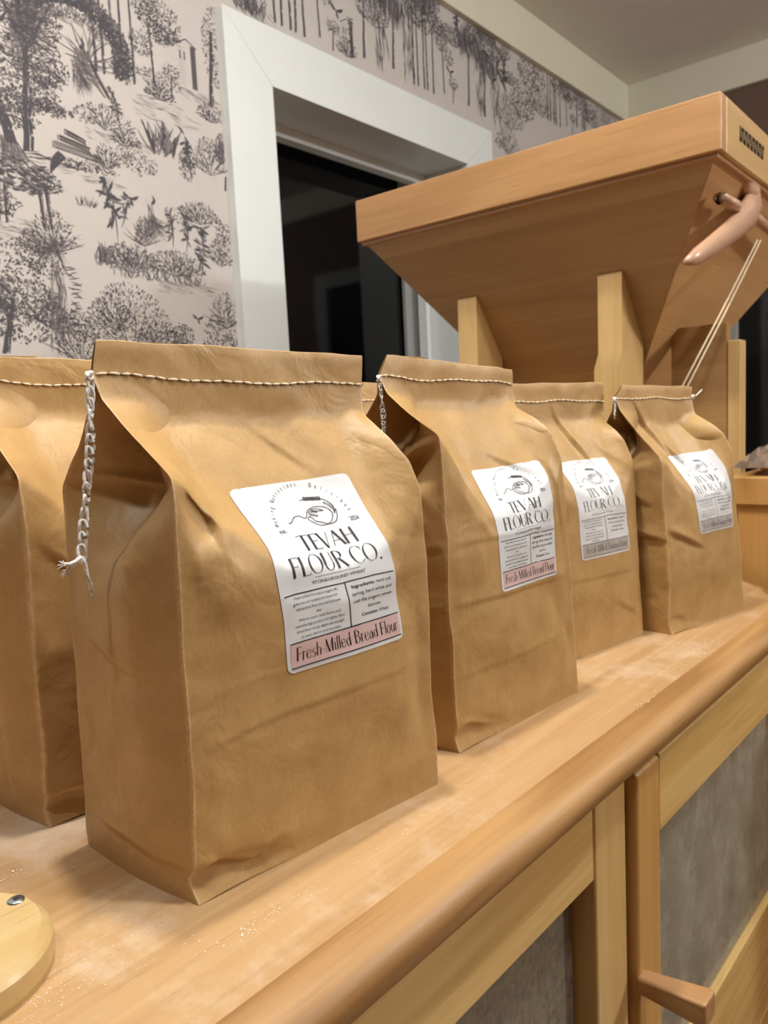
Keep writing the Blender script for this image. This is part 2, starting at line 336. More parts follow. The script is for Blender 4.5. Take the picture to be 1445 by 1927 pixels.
def bush(x, z, w_, h, n=160):
    for k in range(9): 
        a = .4+2.3*k/8; L_ = h*.8; INK.arc(x, z-h*.4, L_, a, U(-.5, .5), .002, 0, 4)
    for _ in range(int(n*1.5)):
        a = U(.2, 2.95); r = math.sqrt(U(.02, 1)); xx = x+w_/2*r*math.cos(a); zz = z-h*.4+h*.9*r*math.sin(a)
        INK.arc(xx, zz, .0075*U(.6, 1.4), a+U(-.6, .6), U(-.6, .6), .0026*U(.5, 1.3), 0 if R.random() < .6 else 1, 3)
def leafy(x, z, h, lean=0.):
    """small sapling with radiating leaves"""
    INK.arc(x, z, h, 1.57+lean, .3, .004, 0, 6)
    for k in range(int(26)):
        t = U(.35, 1.05); bx = x+math.cos(1.57+lean)*h*t; bz = z+math.sin(1.57+lean)*h*t; a = U(0, 6.28)
        INK.arc(bx, bz, h*U(.12, .25), a, U(-.5, .5), h*.05, 0 if R.random() < .7 else 1, 4)
def tall_trees(x, z, h):
    for dx, k in ((-.07, .95), (-.045, 1.), (-.01, 1.02), (.01, .9), (.045, .8)):
        trunk(x+dx, z, x+dx+U(-.008, .008), z+h*k*.8, .009, .005)
    for cx_, cz_, rx, rz, n in ((-.07, 1., .05, .10, 260), (-.02, 1.12, .07, .12, 420), (.045, .95, .06, .09, 300), (.0, .88, .07, .05, 200)):
        clump(x+cx_, z+h*cz_, rx, rz, n, .65, .009)
    trunk(x+.11, z+.02, x+.105, z+h*.5, .007, .005); clump(x+.10, z+h*.62, .045, .05, 200, .75, .008); clump(x+.145, z+h*.45, .03, .03, 90, .75, .007)
    trunk(x+.165, z, x+.17, z+.06, .006, .004); clump(x+.17, z+.07, .03, .022, 70, .75, .007)
def willow(x, z, h):
    trunk(x, z, x+.01, z+h*.6, .012, .006)
    for k in range(130):
        a = U(.2, 2.9); bx = x+.01+math.cos(a)*h*.28*U(.1, 1); bz = z+h*.75+math.sin(a)*h*.2*U(0, 1)
        INK.arc(bx, bz, h*U(.12, .32), -1.57+U(-.35, .35), U(-.5, .5), .0028, 0 if R.random() < .6 else 1, 4)
    for k in range(60): INK.arc(x+.085+U(-.03, .03), z+h*U(.1, 1.05), h*U(.1, .25), -1.5+U(-.2, .2), U(-.3, .3), .003, 0 if R.random() < .7 else 1, 4)
def bird(x, z, s_=.02):
    INK.arc(x, z, s_, .5, .8, s_*.3, 0, 4); INK.arc(x, z, s_*.9, 2.4, -.8, s_*.3, 0, 4); INK.arc(x, z, s_*.7, -1.2, .2, s_*.25, 0, 4)
def oak(x, z, s_):
    """wide spreading tree with an arched crown and a twisting trunk"""
    for k in range(9): INK.arc(x+.04*s_+U(-.022, .022)*s_, z-.04*s_, .24*s_, 2.05+U(-.06, .06), -.35+U(-.2, .2), .012*s_, 0 if k % 3 else 1, 8)
    for k in range(22): INK.arc(x-.06*s_, z+.12*s_, U(.12, .22)*s_, .0+k*.15, U(-.8, .8), .005*s_, 0 if k % 2 else 1, 6)
    for k in range(26):
        a = -.25+k*3.55/25; r = .30*s_; cx_ = x-.13*s_+math.cos(a)*r*.92; cz_ = z+.19*s_+math.sin(a)*r*.78
        clump(cx_, cz_, .062*s_, .055*s_, 75, .9, .024*s_)
    for k in range(9):
        a = .6+k*.25; clump(x-.13*s_+math.cos(a)*.19*s_, z+.19*s_+math.sin(a)*.15*s_, .04*s_, .03*s_, 22, .4, .02*s_)
def seated(x, z, s_):
    """seated figure: dark hair, pale head and arm, hatched full skirt"""
    for k in range(9): INK.arc(x+.016*s_, z+.19*s_+k*.001*s_, .05*s_, 1.2+k*.05, 2.2, .005*s_, 0, 6)
    INK.arc(x-.012*s_, z+.212*s_, .022*s_, -1.7, .5, .0016*s_, 0, 4); INK.arc(x-.004*s_, z+.204*s_, .006*s_, 0, .3, .0016*s_, 0, 3)
    for k in range(10): INK.arc(x+U(-.02, .02)*s_, z+.19*s_, .09*s_, -1.4+U(-.3, .3), U(-.4, .4), .003*s_, 0 if k % 2 else 1, 5)
    for k in range(75): INK.arc(x+U(-.035, .02)*s_, z+.11*s_+U(-.02, .03)*s_, U(.06, .13)*s_, -1.9+k/75*1.9, U(-.5, .5), .0024*s_, 0 if R.random() < .5 else 1, 5)
    INK.arc(x+.01*s_, z+.16*s_, .06*s_, -.6, 1.6, .006*s_, 0, 6)
def standing(x, z, s_):
    for k in range(8): INK.arc(x+.016*s_, z+.385*s_+k*.0012*s_, .06*s_, 1.2+k*.05, 2.3, .005*s_, 0 if k % 2 else 1, 6)
    for k in range(24): INK.arc(x+U(-.02, .02)*s_, z+.42*s_, U(.08, .2)*s_, -1.57+U(-.7, .5), U(-.6, .6), .0022*s_, 0 if k % 2 else 1, 6)
    for k in range(100):
        t = R.random(); INK.arc(x+U(-.04, .045)*s_*(.5+.7*t), z+.34*s_-.3*s_*t, U(.05, .13)*s_, -1.57+U(-.25, .25), U(-.3, .3), .0026*s_, 0 if R.random() < .5 else 1, 5)
    for k in range(26): INK.arc(x+.05*s_+U(-.01, .01), z+.3*s_-k*.011*s_, .05*s_, U(-.6, .3), U(-1, 1), .004*s_, 0, 4)
def rider(x, z, s_):
    for k in range(150):
        a = U(0, 6.28); r = math.sqrt(R.random()); INK.arc(x+.085*s_*r*math.cos(a), z+.13*s_+.045*s_*r*math.sin(a), .02*s_, U(-.4, .4), .6, .005*s_, 0 if R.random() < .8 else 1, 3)
    for dx in (-.07, -.05, .05, .07): trunk(x+dx*s_, z, x+dx*s_*.9, z+.11*s_, .007*s_, .014*s_)
    for k in range(16): INK.arc(x+.08*s_, z+.15*s_, .07*s_, .9+U(-.3, .2), -.5, .01*s_, 0, 4)
    for k in range(50): INK.arc(x-.03*s_+U(-.02, .02)*s_, z+.22*s_, U(.05, .1)*s_, -1.3+U(-.4, .4), U(-.4, .4), .002*s_, 0 if k % 3 == 0 else 1, 5)
    INK.poly([(x-.03*s_+.014*s_*math.cos(a/10*6.28), z+.255*s_+.017*s_*math.sin(a/10*6.28)) for a in range(10)], 0)
    hatch(x, z, .2*s_, .03*s_, 26, 0, 0)
def stonework(x, z, s_):
    for (a0, b0, a1, b1) in ((-.08, .0, .05, .016), (-.065, .022, .02, .034), (-.045, .040, .01, .052)):
        for k in range(5):
            t = k/4; zz = z+(b0+(b1-b0)*t)*s_; INK.stroke([(x+a0*s_+U(0, .006), zz), (x+(a0+a1)/2*s_, zz-.006*s_), (x+a1*s_+U(-.006, .006), zz-.014*s_)], .0020*s_, 0 if k in (0, 3, 4) else 1, False)
        for q in (a0, a1): INK.stroke([(x+q*s_, z+(b0-.002)*s_-(.014*s_ if q == a1 else 0)), (x+q*s_, z+b1*s_-(.014*s_ if q == a1 else 0))], .002*s_, 0, False)
    bush(x+.07*s_, z+.005, .07*s_, .07*s_, 90); clump(x-.0*s_, z-.03*s_, .10*s_, .014*s_, 130, .7, .009*s_)
def tower(x, z, s_):
    for k in range(15): INK.stroke([(x+.02*s_+k*.0016*s_, z), (x+.02*s_+k*.0016*s_, z+.16*s_)], .0012*s_, 0, False)
    for k in range(12): INK.stroke([(x-.04*s_, z+.01*s_+k*.012*s_), (x-.012*s_, z+.012*s_+k*.012*s_)], .001*s_, 1, False)
    INK.stroke([(x-.05*s_, z+.15*s_), (x, z+.18*s_), (x+.05*s_, z+.155*s_)], .004*s_, 0, False)
    for q in (-.03, -.01): INK.stroke([(x+q*s_, z+.10*s_), (x+q*s_, z+.13*s_)], .005*s_, 0, False)
def W(px, py):
    q = hit((px, py), (0, 1, 0), WY); return q[0], q[2]
# motif anchors, each where it is printed on the wall
def place(fn, px, py, *a, k=None):
    x, z = W(px, py); INK.on = True; INK.ox = x; INK.oz = z; INK.k = k or (.74 if px < 460 else .86); fn(x, z, *a); INK.on = False
place(tall_trees, 226, 150, .36); place(oak, 190, 168, .50); place(seated, 150, 178, .62)
place(leafy, 225, 235, .09, .2); place(bush, 195, 225, .2, .07, 170); place(bush, 235, 262, .10, .05, 90); place(hatch, 215, 262, .2, .03, 40, -.2)
place(stonework, 155, 290, 1.0); place(clump, 265, 310, .06, .03, 90, .6, .008); place(clump, 235, 292, .03, .03, 60, .6, .008)
place(hatch, 165, 335, .2, .02, 16, 0.); place(hatch, 300, 215, .22, .04, 36, -.1); place(hatch, 290, 195, .16, .03, 30, 0.)
place(bush, 300, 175, .10, .05, 130); place(clump, 300, 150, .08, .025, 130, .4, .008); place(tower, 355, 165, .75); place(hatch, 370, 180, .14, .03, 40, -.3)
place(clump, 265, 80, .04, .035, 110, .85, .008); place(clump, 300, 40, .07, .06, 260, .8, .009); place(clump, 318, 70, .04, .02, 80, .8, .008)
place(grass, 308, 290, .08, .09, 46); place(leafy, 360, 345, .13, .1); place(clump, 352, 310, .03, .045, 130, .85, .008); place(bush, 375, 405, .16, .07, 190); place(clump, 340, 405, .06, .025, 70, .5, .008)
place(bush, 395, 300, .13, .12, 170); place(bush, 395, 215, .10, .06, 90); place(clump, 405, 90, .05, .12, 240, .6, .010); trunk(*W(398, 200), *W(396, 60), .012, .008)
place(bird, 245, 374, .03); place(bird, 372, 600, .024); place(grass, 162, 388, .05, .03, 24)
# left edge trees
for (px, py, lx, h) in ((55, 285, .01, .20), (22, 270, -.04, .17)):
    x, z = W(px, py); trunk(x, z, x+lx, z+h, .02, .010); trunk(x+lx, z+h*.9, x+lx-.05, z+h*1.5, .010, .004); trunk(x+lx, z+h*.9, x+lx+.06, z+h*1.4, .010, .004)
for (px, py, rx, rz, n) in ((60, 195, .11, .02, 150), (40, 165, .10, .03, 210), (75, 140, .07, .03, 120), (20, 190, .07, .03, 120), (45, 110, .12, .05, 260), (25, 75, .12, .06, 280), (55, 40, .09, .04, 150), (85, 155, .03, .012, 60), (12, 215, .08, .025, 160), (92, 200, .04, .014, 90)):
    place(clump, px, py, rx, rz, n, .62, .010)
for k in range(110):
    x, z = W(U(0, 85), U(30, 135)); INK.arc(x, z, .03, U(-.6, .6), U(-1.5, 1.5), .0016, 1 if R.random() < .6 else 0, 4)
x, z = W(40, 290); hatch(x, z, .24, .02, 40, 0, 0); place(clump, 20, 12, .14, .02, 210, .85, .010); place(clump, 55, 25, .05, .012, 80, .85, .009)
place(hatch, 110, 20, .12, .03, 40, -.4)
place(rider, 50, 425, .95); place(bush, 100, 440, .12, .12, 160); place(bush, 85, 345, .09, .07, 120); place(hatch, 40, 440, .26, .03, 60, -.1); place(bush, 80, 465, .12, .05, 90)
place(clump, 25, 490, .13, .05, 260, .7, .010); place(clump, 62, 470, .04, .05, 120, .8, .009); place(standing, 118, 640, .62); place(bush, 150, 640, .13, .16, 220)
place(clump, 30, 560, .12, .05, 330, .85, .011); place(clump, 40, 600, .15, .06, 330, .7, .011); place(leafy, 20, 640, .14, .1); trunk(*W(12, 665), *W(25, 560), .014, .008); place(clump, 0, 380, .05, .03, 120, .7, .01)
place(bush, 100, 590, .06, .10, 90)
place(leafy, 222, 460, .17, .12); place(leafy, 228, 430, .09, -.3); place(bush, 245, 490, .20, .09, 240); place(seated, 285, 455, .55); place(bush, 270, 440, .05, .09, 120); place(grass, 225, 500, .14, .06, 50)
place(bush, 330, 500, .22, .08, 280); place(leafy, 325, 470, .10, 0.); place(leafy, 350, 480, .12, -.1); place(leafy, 378, 530, .16, -.1); place(grass, 300, 530, .30, .04, 60); place(hatch, 340, 540, .22, .03, 50, -.2); place(clump, 345, 505, .04, .03, 80, .9, .009)
place(bush, 245, 610, .30, .22, 520); place(bush, 215, 590, .10, .12, 150); place(bush, 300, 640, .18, .11, 230); place(clump, 345, 632, .04, .035, 120, .85, .009)
place(bush, 425, 590, .12, .12, 170); place(clump, 420, 640, .08, .07, 220, .8, .010); place(willow, 425, 360, .17); place(bush, 415, 480, .10, .09, 130); place(clump, 425, 440, .04, .03, 90, .8, .009); place(bush, 418, 285, .06, .10, 90)
# strip above the casing; the print repeats along the wall
place(tall_trees, 552, 60, .34); place(bird, 632, 20, .035); place(willow, 685, 110, .34); place(willow, 740, 130, .28); place(bush, 652, 92, .10, .06, 90); place(leafy, 660, 80, .07, 0.)
place(bush, 700, 20, .16, .12, 200); place(bush, 800, 30, .22, .16, 320); place(clump, 790, 10, .10, .08, 260, .75, .011); place(bush, 850, 70, .2, .08, 200); place(leafy, 860, 80, .12, 0.)
place(tall_trees, 802, 170, .34); place(bird, 846, 135, .03); place(willow, 882, 200, .32); place(willow, 912, 220, .28); place(stonework, 925, 85, 1.3); place(clump, 905, 60, .12, .05, 240, .8, .012)
place(clump, 1000, 140, .12, .06, 230, .8, .013); place(bush, 960, 215, .22, .16, 280); place(bush, 960, 150, .12, .06, 80); place(clump, 985, 190, .10, .08, 230, .7, .013); place(bush, 1020, 200, .26, .12, 240); place(bush, 955, 270, .2, .12, 230)
place(leafy, 948, 190, .16, 0.); place(bird, 945, 148, .05); place(bird, 925, 150, .04); place(tall_trees, 1045, 235, .30); place(willow, 1085, 240, .26); place(clump, 1100, 205, .12, .05, 160, .8, .013); place(bush, 1120, 230, .3, .10, 160); place(clump, 1060, 170, .12, .04, 160, .8, .013); place(grass, 470, 25, .1, .06, 50); place(hatch, 478, 20, .12, .04, 40, -.6)
place(bush, 1140, 220, .3, .1, 140); place(tower, 655, 105, .6)
# generic fill out of frame so the wall is papered all over
for (xa, xb, za, zb_, n_) in ((-1.6, .05, -.2, 1.35, 30), (.1, 1.12, -.35, .32, 12), (2.38, 3.4, -.3, .95, 14), (.1, .55, 1.2, 1.4, 3)):
  for k in range(n_):
    x, z = U(xa, xb), U(za, zb_); INK.on = True; INK.ox = x; INK.oz = z; INK.k = .8
    R.choice([lambda: bush(x, z, .2, .14, 120), lambda: leafy(x, z, .16), lambda: tall_trees(x, z, .3), lambda: willow(x, z, .3), lambda: stonework(x, z, 1.), lambda: seated(x, z, .6), lambda: oak(x, z, .5)])(); INK.on = False
for k in range(0):
    x = U(-1.4, .1); z = U(-.1, 1.4); R.choice([lambda: bush(x, z, .2, .14, 120), lambda: leafy(x, z, .16), lambda: tall_trees(x, z, .3), lambda: willow(x, z, .3)])()
b = MB()
def wq(x0, z0, x1, z1): b.box((x0, WY, z0), (x1, WY+.05, z1))
wq(WB, ZF, OX0-.02, ZC); wq(OX1+.02, ZF, WF+.05, ZC); wq(OX0-.02, OZ+.02, OX1+.02, ZC)
o = len(b.v); b.v += INK.v; b.f += [[i+o for i in f] for f in INK.f]; b.m += [m+1 for m in INK.m]; b.sm += [False]*len(INK.f)
struct('wall_left', b, ['paper', 'ink1', 'ink2'])
# ------------------------------------------------------------------ ceiling lamps (fixtures)
for i, (x, y, z, p, r, c_) in enumerate(LAMPS):
    side = ['straight above the nearest flour bags', 'nearest the far right corner', 'at the near end of the worktop', 'out over the room to the right of the worktop'][i]
    e = empty('ceiling_lamp', (x, y, ZC), 'small white round ceiling lamp '+side, 'lamp', group='round ceiling lamps')
    b = MB(); b.lathe([(r*.9, 0), (r*.9, -.008), (r*.5, -.012), (.0001, -.012)], (0, 0, 0), 40); b.build('lamp_mount', 'white', e)
# ------------------------------------------------------------------ counter cabinet
TH = -math.radians(1.25)
cab = empty('base_cabinet', (0, .275, ZF), 'pale pine base cabinet with glazed door fronts under the worktop', 'cabinet', TH)
def zc(z): return z-ZF
X0, X1 = -.75, 1.255; YF = .008            # cabinet frame front plane (local y; worktop edge line is y=0)
def cb(name, boxes, m, bevel=.0015, parent=cab):
    b = MB()
    for a, c_ in boxes: b.box((a[0], a[1], zc(a[2])), (c_[0], c_[1], zc(c_[2])))
    return b.build(name, m, parent, bevel)
FR = -.003                                  # face frame plane
for nm, q in (('base_panel', ((X0, .02, ZF+.08), (X1, .58, ZF+.1))), ('back_panel', ((X0, .585, ZF+.08), (X1, .6, -.04))), ('side_panel', ((X1-.018, .03, ZF+.1), (X1, .584, -.04))), ('side_panel', ((X0, .03, ZF+.1), (X0+.018, .584, -.04))), ('divider', ((.570, .03, ZF+.1), (.588, .584, -.04))), ('plinth', ((X0, .05, ZF), (X1, .07, ZF+.08)))):
    cb(nm, [q], 'stile')
cb('shelf', [((X0+.02, .06, -.518), (.568, .58, -.50))], 'stile')
cb('shelf', [((.590, .06, -.518), (X1-.02, .58, -.50))], 'stile')
cb('face_stile', [((.549, FR, ZF+.08), (.607, FR+.028, -.036))], 'stile', .003)
cb('top_rail', [((X0, FR+.0015, -.108), (.549, FR+.026, -.036))], 'rail', .002)
cb('bottom_rail', [((X0, FR+.0015, ZF+.08), (.549, FR+.026, ZF+.16))], 'rail', .002)
cb('fixed_pane', [((X0+.05, FR+.021, ZF+.15), (.545, FR+.025, -.10))], 'tglass', 0)
# hinged glazed door, slightly proud of the frame
door = bpy.data.objects.new('door', None); COL.objects.link(door); door.parent = cab; door.empty_display_size = .03
cb('door_stile', [((.612, FR-.008, -.80), (.664, FR+.010, -.040))], 'dstile', .005, door)
cb('door_stile', [((1.062, FR-.008, -.80), (1.112, FR+.010, -.040))], 'dstile', .005, door)
b = MB(); b.box((.664, FR-.0070, zc(-.115)), (1.062, FR+.009, zc(-.040))); b.build('door_rail', 'rail', door, .002)
b = MB(); b.box((.664, FR-.0070, zc(-.52)), (1.062, FR+.009, zc(-.372))); b.build('door_rail', 'rail', door, .002)
b = MB(); b.box((.664, FR-.0070, zc(-.80)), (1.062, FR+.009, zc(-.52))); b.build('door_panel', 'rail', door, .002)
b = MB(); b.box((.663, FR+.001, zc(-.375)), (1.063, FR+.004, zc(-.112))); b.build('door_pane', 'dglass', door)
b = MB(); hx = .616
prof0 = [(-.010, -.0095), (.010, -.0095), (.010, .0095), (-.010, .0095)]
G0 = [(hx+p[0]*.8, FR-.006, zc(-.234)+p[1]*.8) for p in prof0]; G1 = [(hx+p[0]*1.25+.003, FR-.067, zc(-.234)+p[1]*1.25) for p in prof0]
b.add(G0+G1, [(0, 1, 2, 3), (7, 6, 5, 4), (0, 4, 5, 1), (1, 5, 6, 2), (2, 6, 7, 3), (3, 7, 4, 0)]); b.build('handle', 'handle', door, .0028)
cb('end_stile', [((1.118, FR, ZF+.08), (X1, FR+.028, -.036))], 'stile', .003)
cb('interior_batten', [((1.04, .09, -.50), (1.052, .10, -.04))], 'post', .001)
cb('interior_batten', [((.45, .05, -.50), (.465, .06, -.04))], 'post', .001)
# worktop
wt = MB()
prof = [(.62, 0), (.0, 0.0)]
for t in range(1, 13):
    a = t/12*math.pi*.82; prof.append((-.0215*math.sin(a)*1.0+(.003 if t > 9 else 0), -.0175+.0175*math.cos(a)*1.0))
prof = [(.66, 0), (.008, 0), (.002, -.0004), (-.005, -.0018), (-.011, -.0045), (-.0160, -.0085), (-.0192, -.0140), (-.0203, -.0195), (-.0192, -.0250), (-.0160, -.0300), (-.0105, -.0338), (-.003, -.0355), (.01, -.036), (.66, -.036)]
n = len(prof); xs = [X0-.02]+list(np.linspace(.85, 1.262, 14)); vs = []
def yin(x): return 0 if x < 1.0 else .10*((x-1.0)/.262)**3
for x in xs:
    for j, (y, z) in enumerate(prof): vs.append((x, y+(yin(x) if y < .6 else 0), z-ZF))
fs = []; mi = []
for i in range(len(xs)-1):
    for j in range(n-1): fs.append((i*n+j, (i+1)*n+j, (i+1)*n+j+1, i*n+j+1)); mi.append(0 if j in (0, n-2) else 1)
top = MB(); o = top.add(vs, fs, 0, True); top.m = mi[:]
for k, f in enumerate(top.f): top.sm[k] = True
top.add([vs[k] for k in range(n)], [tuple(range(n))], 0); top.add([vs[(len(xs)-1)*n+k] for k in range(n)], [tuple(range(n))[::-1]], 0)
top.add([(X0-.02, .66, -ZF), (1.262, .66, -ZF), (1.262, .66, -.036-ZF), (X0-.02, .66, -.036-ZF)], [(0, 1, 2, 3)], 0)
wt_o = top.build('worktop', ['top', 'nose']); wt_o.location = (0, .275, ZF); wt_o.rotation_euler = (0, 0, TH)
tag(wt_o, 'thick pale pine worktop with rounded front edge dusted with flour', 'worktop')
# things inside the cabinet behind the right pane
e = empty('mixing_bowl', (1.10, .395, -.4995), 'round cream mixing bowl behind the dusty cabinet glass', 'bowl')
b = MB(); b.lathe([(.001, .0), (.05, .0), (.085, .03), (.10, .08), (.096, .12), (.08, .125), (.086, .14), (.08, .145), (.072, .13), (.001, .11)], (0, 0, .075), 40); b.build('bowl_body', 'bowl', e)
b = MB(); b.lathe([(.001, 0), (.06, 0), (.066, .05), (.045, .085), (.001, .085)], (0, 0, 0), 30); b.build('bowl_foot', 'teal', e)
# ------------------------------------------------------------------ round wooden disc, bottom left
dc = (.1272, .4098)
e = empty('round_wooden_stand', (dc[0], dc[1], 0), 'round pale pine disc with a countersunk screw, at the worktop corner nearest the camera', 'stand')
b = MB(); b.lathe([(.001, 0), (.0465, 0), (.0478, .004), (.0478, .014), (.0462, .0165), (.0425, .0206), (.023, .021), (.0225, .019), (.001, .019)], (0, 0, 0), 200, 0, False); b.build('disc', 'disc', e)
b = MB(); b.lathe([(.001, .0195), (.0222, .0195)], (0, 0, 0), 48); b.build('stone_centre', 'disk_in', e)
sx, sy = .1645-dc[0], .4184-dc[1]
b = MB(); b.lathe([(.0001, .0218), (.0035, .0218), (.0045, .0212), (.0046, .0205)], (sx, sy, 0), 24); o = b.build('screw', 'steel', e)
b = MB()
for k in range(3):
    a = k*math.pi/3; dx, dy = .0019*math.cos(a), .0019*math.sin(a); nx, ny = -.0004*math.sin(a), .0004*math.cos(a)
    b.add([(sx-dx-nx, sy-dy-ny, .02185+k*.00002), (sx+dx-nx, sy+dy-ny, .02185+k*.00002), (sx+dx+nx, sy+dy+ny, .02185+k*.00002), (sx-dx+nx, sy-dy+ny, .02185+k*.00002)], [(0, 1, 2, 3)])
b.build('screw_recess', 'dark', o)
# ------------------------------------------------------------------ bags
def panel(cols, rows, NA, NB, bs, smooth=4):
    """rows: list of arrays (len(cols),3); returns dense grid NB x NA and row parameter"""
    rows = np.array(rows, float); tb = np.linspace(0, 1, NB)
    rp = np.array(bs); a = np.linspace(0, 1, NA)
    G = np.zeros((NB, NA, 3))
    for k in range(3):
        cr = np.array([np.interp(a, cols, rows[r, :, k]) for r in range(len(rows))])
        for j in range(NA): G[:, j, k] = np.interp(tb, rp, cr[:, j])
    for _ in range(smooth):
        H = G.copy(); H[:, 1:-1] = (G[:, :-2]+2*G[:, 1:-1]+G[:, 2:])/4; G = H
        H = G.copy(); H[1:-1] = (G[:-2]+2*G[1:-1]+G[2:])/4; G = H
    return G
def normals(G):
    du = np.gradient(G, axis=1); dv = np.gradient(G, axis=0); n = np.cross(du, dv); return n/(np.linalg.norm(n, axis=2, keepdims=True)+1e-12)
def crease(G, sgn, S, T, cs, fall=.012):
    """displace grid G along its normal; S,T are metric surface coords; cs list (x0,t0,x1,t1,width,depth,kind)"""
    D = np.zeros(S.shape)
    for (x0, t0, x1, t1, w_, d, kind) in cs:
        L2 = (x1-x0)**2+(t1-t0)**2; u = ((S-x0)*(x1-x0)+(T-t0)*(t1-t0))/L2; uc = np.clip(u, 0, 1)
        dx = S-(x0+uc*(x1-x0)); dt = T-(t0+uc*(t1-t0)); dist = np.sqrt(dx**2+dt**2)
        side = np.sign((x1-x0)*(T-t0)-(t1-t0)*(S-x0)); endf = np.sin(np.clip(.08+.92*np.clip(u*.84+.08, 0, 1), 0, 1)*math.pi)
        if kind == 'r': D += d*np.exp(-np.abs(dist)/w_)*endf
        elif kind == 'g': D += d*np.exp(-(dist/w_)**2)
        else: D += d*side*np.exp(-np.abs(dist)/w_)*np.tanh(dist/.0025)*endf
    e = np.minimum(np.minimum(S-S.min(), S.max()-S)/fall, 1)
    return G+normals(G)*(sgn*D*np.clip(e, 0, 1))[..., None]
def jitter(G, seed, amp):
    V = G.reshape(-1, 3).copy(); out = V.copy()
    for i, p in enumerate(V):
        k = min(1, p[2]/.02); q = Vector((p[0]*1.0+seed*3.1, p[1]+seed*1.7, p[2]))
        n1 = mnoise.noise_vector(q*22); n2 = mnoise.noise_vector(q*60)
        out[i] += (np.array(n1)*amp+np.array(n2)*amp*.35)*k*np.array([1, 1, .3])
    return out.reshape(G.shape)
